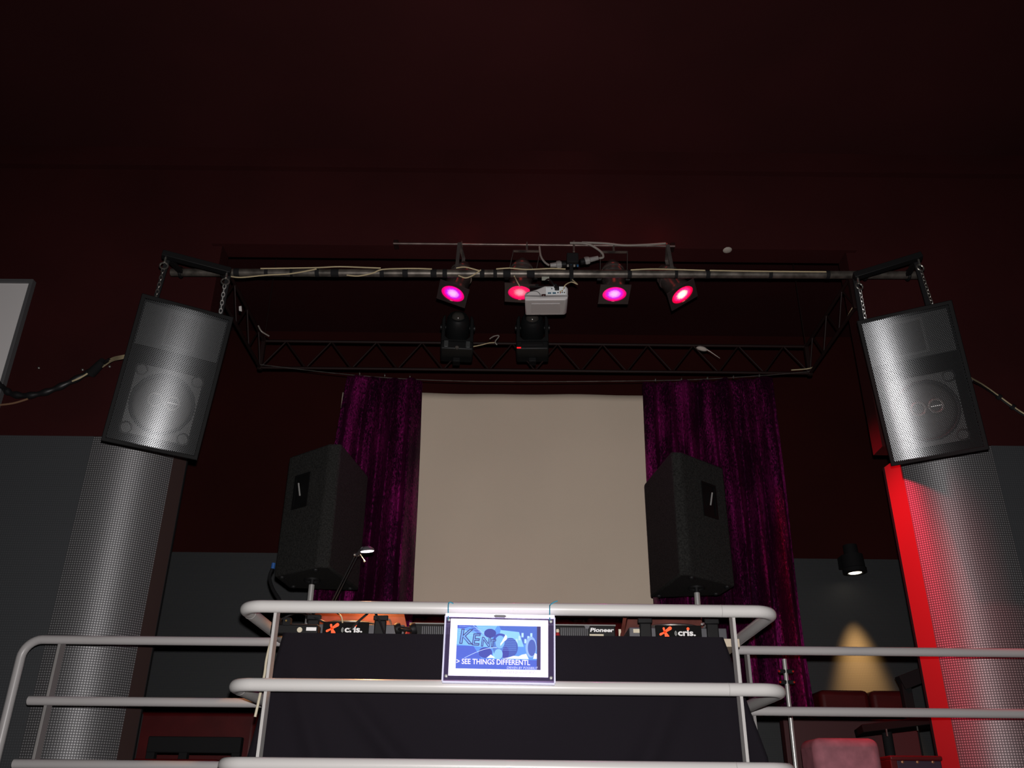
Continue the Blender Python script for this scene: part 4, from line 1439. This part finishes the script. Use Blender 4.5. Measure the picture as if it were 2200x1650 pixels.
# case divider boards standing next to the decks
bd = MB().bar(Vector((wx(1334), 3.86, ZT)), Vector((wx(1347), 3.90, ZT + 0.105)), 0.05, 0.016, (1, 0, 0)).build('case_board', m_lid, bevel=0.002)
tag(bd, 'leaning brown board between the right CD player and record deck', 'board')
st = MB().box((wx(1331), 3.848, ZT + 0.022), (0.010, 0.006, 0.044)).build('paper_slip', m_sticker)
tag(st, 'upright cream paper slip next to the leaning brown board', 'paper')
hp = thing('headphones', 'black headphones lying between the left record deck and CD player', 'headphones', (wx(872, 3.80), 3.792, ZT))
MB().torus(frame((0.1, -0.3, 1), None, (0.0, 0.0, 0.026)), 0.036, 0.006, 20, 8).build('headband', m_black, hp, local=True)
for s in (-1, 1):
    MB().lathe([(0.0, -0.013), (0.022, -0.012), (0.026, 0.0), (0.022, 0.012), (0.0, 0.013)], frame((1, 0.2, 0.3), None, (s * 0.032, -0.004, 0.026)), 16, False).build('ear_cup', m_black, hp, local=True)
# clutter at the left end of the table
ab = thing('power_strip', 'black power strip with plugs and white labels at the left table end', 'box', (wx(634, 3.8), 3.785, ZT))
MB().box((0, 0.03, 0.020), (0.20, 0.06, 0.04)).build('case', m_black, ab, local=True, bevel=0.006)
MB().box((0.072, -0.001, 0.020), (0.042, 0.004, 0.014)).build('white_label', m_print, ab, local=True)
MB().tube([(0.024, -0.004, 0.016), (0.024, 0.004, 0.016)], 0.011, 14).build('socket', m_sticker, ab, local=True)
for k, xx in enumerate((-0.08, -0.035)):
    MB().box((xx, 0.01, 0.05), (0.034, 0.034, 0.034)).build('plug', m_blackmatte, ab, local=True, bevel=0.004)
    MB().tube([(xx, -0.012, 0.052), (xx, -0.005, 0.052)], 0.004, 8).build('pin', mat('brass', (0.5, 0.33, 0.1), 0.3, 0.8), ab, local=True)
for lab, pts, r_, mm in (('black cable arching over the left end of the decks', ((605, 1330, 3.9), (640, 1316, 3.88), (672, 1326, 3.85), (695, 1336, 3.85), (705, 1340, 3.9)), 0.005, m_cable),
                         ('black cable dropping diagonally across the left record deck', ((790, 1318, 3.83), (770, 1335, 3.82), (752, 1354, 3.82)), 0.005, m_cable),
                         ('black cable crossing the right hinge of the left record deck', ((805, 1315, 3.82), (816, 1335, 3.82), (826, 1362, 3.80)), 0.005, m_cable),
                         ('thin yellow wire looping over the orange logo', ((722, 1316, 3.83), (733, 1324, 3.82), (736, 1338, 3.83)), 0.003, m_wire),
                         ('cream cable hanging off the left corner of the table', ((587, 1366, 3.86), (580, 1385, 3.82), (572, 1420, 3.80), (568, 1450, 3.79), (556, 1505, 3.77), (548, 1540, 3.77)), 0.0055, m_sticker)):
    tag(MB().tube(smooth_path([at(*q) for q in pts], 6), r_, 8).build('deck_cable', mm), lab, 'cable')

# desk lamp
dl = thing('desk_lamp', 'slim black desk lamp shining over the left record deck', 'lamp', (at(712, 1300, 4.19).x, 4.212, 2.268))
j0, j1 = at(712, 1300, 4.19), at(766, 1192, 4.10)
base = Vector((j0.x, 4.212, 2.268))
MB().lathe([(0.032, 0), (0.032, 0.012), (0.012, 0.02), (0.0, 0.02)], Matrix.Translation(base), 20, False).build('base', m_black, dl)
for s in (-0.006, 0.006):
    MB().tube([base + Vector((s, 0, 0.015)), j0 + Vector((s, 0, 0)), j1 + Vector((s, 0, 0))], 0.0035, 8).build('arm_rod', m_black, dl)
MB().tube([j1 + Vector((-0.012, 0, 0)), j1 + Vector((0.012, 0, 0))], 0.008, 10).build('joint', m_steel, dl)
hc = at(789, 1184, 4.0)
hax = Vector((0.10, 0.10, -0.9)).normalized()
fm = frame(hax, (1, 0.1, 0.3), hc) @ Matrix.Diagonal((1, 0.9, 1, 1))
MB().lathe([(0.0, -0.022), (0.018, -0.020), (0.030, -0.010), (0.034, 0.0), (0.031, 0.001), (0.026, -0.006), (0.0, -0.010)], fm, 24, False).build('shade', m_cgrey, dl)
MB().lathe([(0.031, -0.001), (0.029, 0.003), (0.0, 0.005)], fm, 24, False).build('bulb_glass', mat('lamp_white_hot', (1, 1, 1), 0.4, emit=(1.0, 0.86, 0.95), estr=5.0), dl)
MB().tube([j1, hc + Vector((-0.02, 0, 0.008))], [0.007, 0.012], 10).build('neck', m_cgrey, dl)
q = at(776, 1197, 3.99)
MB().tube([at(774, 1191, 3.99), at(783, 1205, 3.985)], 0.0022, 6).build('grip', m_wire, dl)
MB().lathe([(0.0, -0.006), (0.006, 0), (0.0, 0.006)], Matrix.Translation(at(783, 1206, 3.985)), 12, False).build('grip_ball', m_wire, dl)
light('desk_lamp_light', 'SPOT', hc + hax * 0.02, hc + hax, 22.0, (1.0, 0.42, 0.14), 0.02, 130, 0.6)

# ------------------------------------------------------------------ edge-lit sign on the booth railing
SX0, SX1 = at(953, 1400, 3.478).x, at(1191, 1400, 3.478).x
Z0, Z1 = at(1070, 1466, 3.478).z, at(1070, 1325, 3.478).z
sgn = thing('advert_sign', 'clear acrylic advert sign with a blue poster tied to the booth railing', 'sign', ((SX0 + SX1) / 2, 3.478, Z0), (R(-1.0), R(0.5), 0))
SWd, SHt = SX1 - SX0, Z1 - Z0
ac = mat_glass('acrylic_clear', (0.88, 0.86, 0.95), 0.05)
ac_front = mat_glass('acrylic_edge_lit', (0.90, 0.88, 0.96), 0.05)
_nt = ac_front.node_tree
_em = _nt.nodes.new('ShaderNodeEmission')          # the lit sheet scatters a little of its edge light
_em.inputs[0].default_value = (0.62, 0.45, 0.95, 1)
_em.inputs[1].default_value = 0.045
_ad = _nt.nodes.new('ShaderNodeAddShader')
_out = _nt.nodes['Material Output']
_nt.links.new(_out.inputs[0].links[0].from_socket, _ad.inputs[0])
_nt.links.new(_em.outputs[0], _ad.inputs[1])
_nt.links.new(_ad.outputs[0], _out.inputs[0])
for y in (-0.006, 0.008):
    MB().box((0, y, SHt / 2), (SWd, 0.006, SHt)).build('acrylic_sheet', ac if y > 0 else ac_front, sgn, local=True, smooth=False)
m_edge = mat('acrylic_edge_glow', (0.7, 0.7, 0.8), 0.3, emit=(0.85, 0.72, 1.0), estr=1.6)
m_edge2 = mat('acrylic_edge_side', (0.55, 0.55, 0.66), 0.3, emit=(0.55, 0.55, 0.8), estr=0.30)
MB().box((0, 0.001, SHt + 0.004), (SWd, 0.024, 0.010)).build('lit_edge', m_edge, sgn, local=True, bevel=0.002)
for s in (-1, 1):
    MB().box((s * (SWd / 2), 0.001, SHt / 2), (0.006, 0.022, SHt)).build('side_edge', m_edge2, sgn, local=True, bevel=0.001)
MB().box((0, 0.001, -0.003), (SWd, 0.022, 0.007)).build('bottom_edge', m_edge2, sgn, local=True, bevel=0.001)
# grey thumb notch in the lit edge
MB().prism([(-0.026, 0.0), (-0.018, -0.006), (0.018, -0.006), (0.026, 0.0), (0.018, 0.004), (-0.018, 0.004)], fmat(0.0, -0.0125, SHt + 0.001), 0.002).build('thumb_notch', mat('notch_grey', (0.14, 0.14, 0.15), 0.5), sgn, local=True)
for s in (-1, 1):
    for z in (0.018, SHt - 0.016):
        MB().lathe([(0.006, 0), (0.006, 0.004), (0.003, 0.006), (0.0, 0.006)], fmat(s * (SWd / 2 - 0.014), -0.009, z), 14, False).build('screw', m_chrome, sgn, local=True)
# poster card
PW, PH = 0.377, 0.212
pcx, pcz = -0.002, SHt / 2 + 0.006
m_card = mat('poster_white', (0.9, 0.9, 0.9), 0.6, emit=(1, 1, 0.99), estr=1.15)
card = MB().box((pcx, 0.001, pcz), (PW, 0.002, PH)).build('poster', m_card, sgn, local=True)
# printed picture
IW, IH = 0.322, 0.162
ix0, iz0 = pcx - 0.162, pcz - 0.080


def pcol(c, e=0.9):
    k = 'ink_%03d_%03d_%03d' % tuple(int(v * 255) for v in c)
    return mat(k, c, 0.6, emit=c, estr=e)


def P2(u, v):
    return (ix0 + IW * u, iz0 + IH * v)


LAY = [0]


def ink(name, polys, c, e=0.9):
    LAY[0] += 1
    mb = MB()
    for poly in polys:
        mb.prism([P2(*q) for q in poly], fmat(0, -0.00002 - 0.00006 * LAY[0], 0), 0.00004)
    return mb.build(name, pcol(c, e), card, local=True, smooth=False)


def ell(cx, cy, rx, ry, n=28, a0=0, a1=2 * PI):
    return [(cx + rx * math.cos(a0 + (a1 - a0) * i / (n if a1 - a0 < 6.2 else n)), cy + ry * math.sin(a0 + (a1 - a0) * i / n)) for i in range(n if a1 - a0 > 6.2 else n + 1)]


def swoosh(pts, wd):
    up = [(x, y + wd / 2) for x, y in pts]
    dn = [(x, y - wd / 2) for x, y in pts][::-1]
    return up + dn


ink('picture', [[(0, 0), (0.955, 0), (0.955, 1), (0, 1)]], (0.065, 0.27, 0.60))
ink('print_band', [[(0.955, 0), (1, 0), (1, 1), (0.955, 1)]], (0.010, 0.010, 0.06), 0.2)
ink('print_shade', [[(0, 0), (0.955, 0), (0.955, 0.22), (0, 0.24)], [(0, 0.86), (0.2, 1), (0, 1)], [(0.0, 0.24), (0.30, 0.24), (0.20, 0.52), (0, 0.52)]], (0.030, 0.10, 0.42))
ink('print_shade', [[(0.60, 0.62), (0.955, 0.55), (0.955, 1), (0.50, 1)], [(0.13, 1.0), (0.22, 1.0), (0.30, 0.80), (0.26, 0.78)]], (0.035, 0.13, 0.40))
ink('print_glow', [[(0.0, 0.55), (0.30, 0.50), (0.44, 0.50), (0.42, 0.72), (0.0, 0.93)], [(0.22, 1.0), (0.48, 1.0), (0.42, 0.80), (0.31, 0.78)]], (0.16, 0.48, 0.78))
ink('print_glow', [[(0.48, 0.52), (0.80, 0.52), (0.74, 0.86), (0.52, 0.90)], [(0.44, 0.23), (0.56, 0.24), (0.54, 0.50), (0.43, 0.5)]], (0.22, 0.58, 0.86))
ink('print_city', [[(0.70 + 0.035 * i, 0.60 + 0.07 * (i % 3)), (0.725 + 0.035 * i, 0.60 + 0.07 * (i % 3)), (0.725 + 0.035 * i, 0.70 + 0.07 * (i % 3)), (0.70 + 0.035 * i, 0.70 + 0.07 * (i % 3))] for i in range(6)], (0.42, 0.72, 0.80))
ink('print_rays', [swoosh([(0.19, 1.0 - 0.005 * i), (0.30 + 0.03 * i, 0.80 - 0.01 * i)], 0.006) for i in range(3)] + [swoosh([(0.02, 0.97 - 0.05 * i), (0.40, 0.93 - 0.05 * i)], 0.004) for i in range(5)], (0.40, 0.66, 0.88))
ink('print_disc', [ell(0.395, 0.82, 0.072, 0.105)], (0.012, 0.04, 0.22))
ink('print_disc', [ell(0.345, 0.37, 0.082, 0.125)], (0.012, 0.045, 0.26))
ink('print_disc', [ell(0.52, 0.68, 0.085, 0.14)], (0.018, 0.06, 0.28))
ink('print_ring', [ell(0.535, 0.50, 0.105, 0.27)], (0.045, 0.17, 0.40))
ink('print_disc', [ell(0.64, 0.50, 0.090, 0.225)], (0.020, 0.085, 0.30))
ink('print_disc', [ell(0.585, 0.37, 0.040, 0.15)], (0.012, 0.035, 0.24))
ink('print_glow', [ell(0.515, 0.62, 0.055, 0.15)], (0.16, 0.44, 0.74))
ink('print_glow', [ell(0.50, 0.34, 0.050, 0.12)], (0.20, 0.52, 0.84))
ink('print_swirl', [swoosh([(0.56 + 0.04 * math.sin(0.5 + i * 0.5), 0.78 - 0.026 * i) for i in range(10)], 0.03)], (0.75, 0.85, 0.92))
ink('print_lines', [swoosh([(0.465 + 0.0 * i, 0.44 + 0.04 * i), (0.71, 0.44 + 0.04 * i)], 0.004) for i in range(8)], (0.20, 0.50, 0.76))
ink('print_ring', [ell(0.885, 0.52, 0.065, 0.24)], (0.24, 0.44, 0.62))
ink('print_disc', [ell(0.895, 0.50, 0.048, 0.19)], (0.035, 0.10, 0.32))
ink('print_cloud', [[(0.54, 0.24), (0.86, 0.24), (0.83, 0.36), (0.78, 0.34), (0.74, 0.30), (0.68, 0.31), (0.62, 0.27)], [(0.36, 0.25), (0.46, 0.25), (0.44, 0.29), (0.41, 0.33)], [(0.91, 0.25), (0.955, 0.25), (0.955, 0.36), (0.93, 0.38)]], (0.72, 0.88, 0.96))
ink('print_arc', [swoosh([(0.10 + 0.38 * i / 12, 0.24 + 0.25 * math.sin(i / 12 * PI / 2)) for i in range(13)], 0.010)], (0.55, 0.78, 0.93))
# lettering
zb = -0.0000 - 0.00006 * (LAY[0] + 2)


def ptext(name, body, u, v, size, c, sx=1.0, bold=0.0, rot=0.0, align='LEFT', e=0.6, shear=0.0):
    LAY[0] += 1
    x, z = P2(u, v)
    m = fmat(x, -0.0001 - 0.00006 * LAY[0], z) @ Matrix.Rotation(rot, 4, 'Z')
    return text(name, body, m, size, pcol(c, e), card, align, 0.00002, sx, bold, True, shear)


for ch, u, v, sz in (('K', 0.02, 0.575, 0.078), ('E', 0.175, 0.545, 0.060), ('N', 0.285, 0.522, 0.048), ('T', 0.385, 0.512, 0.038)):
    ptext('letter_outline', ch, u, v, sz, (0.004, 0.010, 0.09), 1.0, 0.0021, R(-2), shear=0.08)
for ch, u, v, sz in (('K', 0.02, 0.575, 0.078), ('E', 0.175, 0.545, 0.060), ('N', 0.285, 0.522, 0.048), ('T', 0.385, 0.512, 0.038)):
    ptext('letter_fill', ch, u, v, sz, (0.15, 0.43, 0.72), 1.0, -0.0010 if sz > 0.05 else -0.0005, R(-2), shear=0.08)
ptext('slogan', '> SEE THINGS DIFFERENTL', 0.005, 0.105, 0.0270, (0.95, 0.97, 1.0), 0.875, 0.0005)
ptext('small_line', 'DRIVEN BY POSSIBILIT', 0.60, 0.012, 0.0125, (0.75, 0.85, 0.95), 0.95, 0.0, shear=0.2)
ptext('warning_line', 'Tutunul dăunează grav sănătății', 0.36, -0.085, 0.0155, (0.30, 0.30, 0.30), 0.93, 0.0)
# blue strings tying the sign to the rail
m_string = mat('string_blue', (0.03, 0.26, 0.38), 0.6)
for px, tip, lab in ((963, ((964, 1296), (968, 1294), (974, 1297)), 'blue string loop tying the left corner of the sign to the rail'), (1181, ((1182, 1300), (1190, 1294), (1198, 1291)), 'blue string tying the right corner of the sign with a loose end')):
    pts = [at(px - 0, 1332, 3.465), at(px, 1318, 3.485), at(px, 1305, 3.495)]
    pts += [at(x, y, 3.51) for x, y in tip]
    tag(MB().tube(smooth_path(pts, 5), 0.0024, 6).build('tie_string', m_string), lab, 'string')
    tag_o = None

# ------------------------------------------------------------------ rear seating and lamp behind the railings
# wall downlight
LP = at(1832, 1205, 7.11)
wl = thing('wall_spotlight', 'black cylinder spotlight throwing a warm beam down the grey rear wall', 'lamp', LP)
MB().box((LP.x - 0.01, 7.235, LP.z + 0.02), (0.09, 0.13, 0.10)).build('wall_arm', m_blackmatte, wl, bevel=0.006)
lx = Vector((0.03, -0.02, -1)).normalized()
fm = frame(lx, (1, 0, 0), LP)
MB().lathe([(0.0, -0.13), (0.055, -0.13), (0.058, -0.05), (0.085, -0.045), (0.088, 0.06), (0.094, 0.066), (0.094, 0.100), (0.060, 0.104), (0.056, 0.092), (0.0, 0.090)], fm, 28, False).build('barrel', m_blackmatte, wl)
MB().lathe([(0.054, 0.094), (0.050, 0.100), (0.0, 0.102)], fm, 24, False).build('bulb_glass', mat('spot_warm_hot', (1, 1, 1), 0.4, emit=(1.0, 0.88, 0.68), estr=4.0), wl)
lp2 = LP + lx * 0.12
light('wall_spot_light', 'SPOT', lp2, Vector((lp2.x - 0.015, 7.255, 2.38)), 520, (1.0, 0.52, 0.17), 0.05, 37, 1.0)

# dark red skirt hanging under the screen, behind the decks
vs, fs = [], []
nx, nz = 90, 12
for j in range(nz + 1):
    for i in range(nx + 1):
        x = -0.60 + 1.47 * i / nx
        z = ZDECK + 0.02 + (2.69 - ZDECK) * j / nz
        vs.append((x, 5.615 + 0.022 * math.sin(x * 19) + 0.012 * math.sin(x * 43 + 1), z))
for j in range(nz):
    for i in range(nx):
        a = j * (nx + 1) + i
        fs.append((a, a + 1, a + nx + 2, a + nx + 1))
sk = thing('stage_skirt', 'dark red pleated cloth hanging below the beige screen', 'drape', (0.13, 5.615, ZDECK))
so = MB().add(vs, fs).build('pleated_cloth', m_sofa, sk)
so.modifiers.new('thickness', 'SOLIDIFY').thickness = 0.003
MB().tube([(-0.60, 5.625, 2.715), (0.87, 5.625, 2.715)], 0.010, 10).build('rod', m_truss, sk)
# left rear: red sofa and black chair frame
sf = thing('red_sofa', 'dark red vinyl sofa behind the left railing', 'sofa', (-2.3, 6.9, ZDECK))
MB().span((-3.02, 6.74, ZDECK + 0.35), (-1.80, 7.05, at(420, 1528, 6.74).z)).build('backrest', m_sofa, sf, bevel=0.035)
MB().span((-3.02, 6.15, ZDECK + 0.08), (-1.80, 6.74, ZDECK + 0.45)).build('seat', m_sofa, sf, bevel=0.04)
for x in (-2.95, -1.88):
    MB().box((x, 6.3, ZDECK + 0.04), (0.06, 0.06, 0.08)).build('foot', m_black, sf)
ch = thing('chair', 'black framed chair standing in front of the left red sofa', 'chair', (-2.05, 5.7, ZDECK))
cz1 = at(400, 1583, 5.7).z
xa, xb = at(320, 1600, 5.7).x, at(520, 1600, 5.7).x
MB().span((xa, 5.67, cz1 - 0.09), (xb, 5.73, cz1)).build('back_rail', m_blackmatte, ch, bevel=0.006)
for x in (xa + 0.025, (xa + xb) / 2 - 0.06, xb - 0.025):
    MB().box((x, 5.70, (ZDECK + cz1) / 2), (0.05, 0.05, cz1 - ZDECK)).build('leg', m_blackmatte, ch, bevel=0.004)
MB().span((xa, 5.25, ZDECK + 0.40), (xb, 5.72, ZDECK + 0.46)).build('seat', m_sofa, ch, bevel=0.01)
for x in (xa + 0.025, xb - 0.025):
    MB().box((x, 5.28, ZDECK + 0.2), (0.05, 0.05, 0.40)).build('leg', m_blackmatte, ch, bevel=0.004)

# right rear: red sofa with two back cushions under the beam
s2 = thing('red_sofa', 'red sofa with two back cushions under the wall spotlight', 'sofa', (2.6, 6.9, ZDECK))
zt = at(1850, 1482, 6.85).z
for xa_, xb_ in ((at(1762, 1500, 6.85).x, at(1868, 1490, 6.85).x), (at(1871, 1490, 6.85).x, at(1940, 1490, 6.85).x + 0.05)):
    MB().span((xa_, 6.85, ZDECK + 0.45), (xb_, 7.12, zt)).build('back_cushion', m_sofa, s2, bevel=0.04, seg=3)
MB().span((2.20, 6.20, ZDECK + 0.08), (3.1, 6.86, ZDECK + 0.48)).build('seat', m_sofa, s2, bevel=0.04)
MB().span((2.20, 6.86, ZDECK + 0.02), (3.1, 7.15, ZDECK + 0.5)).build('base', m_black, s2)
# black cabinet/amp frame next to it
xa_, xb_ = at(1936, 1480, 6.08).x, at(2003, 1480, 6.08).x
c2 = thing('bar_chair', 'black wooden chair beside the red sofa under the spotlight', 'chair', ((xa_ + xb_) / 2, 6.08, ZDECK))
zt2 = at(1975, 1452, 6.08).z
MB().bar(Vector((xa_, 6.08, zt2 - 0.05)), Vector((xb_ + 0.1, 6.08, zt2 + 0.06)), 0.08, 0.09).build('top_rail', m_blackmatte, c2, bevel=0.004)
for x in (xa_ + 0.03, xb_ + 0.06):
    MB().box((x, 6.08, (ZDECK + zt2) / 2 - 0.01), (0.06, 0.05, zt2 - ZDECK - 0.02)).build('leg', m_blackmatte, c2, bevel=0.004)
MB().span((xa_, 5.72, ZDECK + 0.42), (xb_ + 0.1, 6.08, ZDECK + 0.48)).build('seat', m_blackmatte, c2, bevel=0.006)
for x in (xa_ + 0.03, xb_ + 0.06):
    MB().box((x, 5.75, ZDECK + 0.21), (0.05, 0.05, 0.42)).build('leg', m_blackmatte, c2, bevel=0.004)
# pink lit armchair near the railing
xa_, xb_ = at(1742, 1600, 5.0).x, at(1884, 1600, 5.0).x
zt3 = at(1810, 1586, 5.0).z
ar = thing('armchair', 'rounded red velour armchair glowing pink behind the right railing', 'armchair', ((xa_ + xb_) / 2, 5.0, ZDECK))
MB().span((xa_, 4.95, ZDECK + 0.05), (xb_, 5.22, zt3)).build('backrest', m_pink, ar, bevel=0.045, seg=4)
MB().span((xa_, 5.20, ZDECK + 0.05), (xb_, 5.70, ZDECK + 0.36)).build('seat', m_pink, ar, bevel=0.04, seg=3)
for x in (xa_ + 0.05, xb_ - 0.05):
    for y in (5.0, 5.62):
        MB().box((x, y, ZDECK + 0.03), (0.04, 0.04, 0.06)).build('foot', m_black, ar)
# studded dark stool
xa_, xb_ = at(1908, 1630, 4.98).x, at(2018, 1630, 4.98).x
zt4 = at(1965, 1624, 4.98).z
sd = thing('studded_stool', 'dark stool with brass studs and red top beside the red column', 'stool', ((xa_ + xb_) / 2, 5.05, ZDECK))
MB().span((xa_ + 0.03, 4.96, ZDECK), (xb_, 5.25, zt4 - 0.02)).build('body', mat('stool_dark_violet', (0.035, 0.015, 0.035), 0.6), sd, bevel=0.008)
MB().span((xa_, 4.95, zt4 - 0.025), (xb_ + 0.005, 5.27, zt4)).build('top', m_sofa, sd, bevel=0.008)
MB().span((xa_ - 0.0, 4.955, ZDECK), (xa_ + 0.035, 5.26, zt4 - 0.02)).build('side_panel', m_sofa, sd, bevel=0.004)
for px in (1939, 1971, 2004):
    MB().lathe([(0.008, 0), (0.007, 0.004), (0.0, 0.006)], frame((0, -1, 0), None, Vector((at(px, 1637, 4.96).x, 4.96, at(px, 1637, 4.96).z))), 12, False).build('stud', mat('brass_stud', (0.45, 0.22, 0.12), 0.4, 0.7), sd)
# dark table behind
tz = at(1920, 1572, 5.75).z
tt = thing('low_table', 'dark bar table with pale metal edge clips behind the armchair', 'table', (2.25, 5.75, ZDECK))
MB().bar(Vector((at(1846, 1581, 5.75).x, 5.75, tz)), Vector((at(2010, 1552, 5.75).x + 0.15, 5.60, tz + 0.07)), 0.40, 0.045).build('tabletop', mat('table_dark', (0.010, 0.007, 0.007), 0.85, spec=0.1), tt, bevel=0.004)
MB().tube([(2.3, 5.75, ZDECK), (2.3, 5.75, tz)], 0.03, 12).build('column', m_blackmatte, tt)
MB().lathe([(0.18, 0), (0.18, 0.012), (0.03, 0.03)], Matrix.Translation((2.3, 5.75, ZDECK)), 20, False).build('base', m_blackmatte, tt)
for px, py in ((1905, 1570), (1970, 1558)):
    p = at(px, py + 4, 5.50)
    MB().box(p, (0.006, 0.01, 0.04)).build('edge_clip', m_steel, tt)
# dark side panel behind the stool, low wall at the right
lw = MB().span((1.75, 6.0, ZDECK), (2.6, 6.08, at(1900, 1545, 6.0).z)).build('low_partition', mat('partition_maroon', (0.055, 0.010, 0.012), 0.6), bevel=0.006)
tag(lw, 'low maroon partition behind the armchair and bar table', 'partition')
# chrome pole with red clamps
pt, pb = at(1685, 1416, 4.85), at(1711, 1660, 4.85)
pl = thing('chrome_pole', 'slender chrome pole with small red clamps behind the right railing', 'pole', (pb.x, 4.85, ZDECK))
pdir = (pb - pt).normalized()
foot = pt + pdir * ((pt.z - ZDECK) / -pdir.z)
MB().tube([pt, foot], 0.0115, 14).build('pole', m_chrome, pl)
MB().lathe([(0.14, 0), (0.14, 0.012), (0.02, 0.03), (0.0, 0.03)], Matrix.Translation((foot.x, foot.y, ZDECK)), 24, False).build('base', m_black, pl)
for py in (1444, 1468):
    k = (py - 1416) / (1660 - 1416)
    p = pt.lerp(pb, k)
    MB().box(p, (0.075, 0.022, 0.020)).build('clamp', m_blackmatte, pl, bevel=0.004)
    for s in (-1, 1):
        MB().lathe([(0.0, -0.008), (0.008, 0), (0.0, 0.008)], Matrix.Translation(p + Vector((s * 0.036, -0.008, 0))), 10, False).build('clamp_knob', mat('knob_red', (0.55, 0.02, 0.02), 0.3), pl)
# steel rack at far left of the rear wall foot
fr_ = MB().span((at(288, 1560, 6.05).x, 6.05, ZDECK), (at(300, 1560, 6.05).x, 6.08, at(295, 1533, 6.05).z)).build('grey_board', m_boardframe, bevel=0.002)
tag(fr_, 'narrow grey board standing by the left column beside the sofa', 'board')
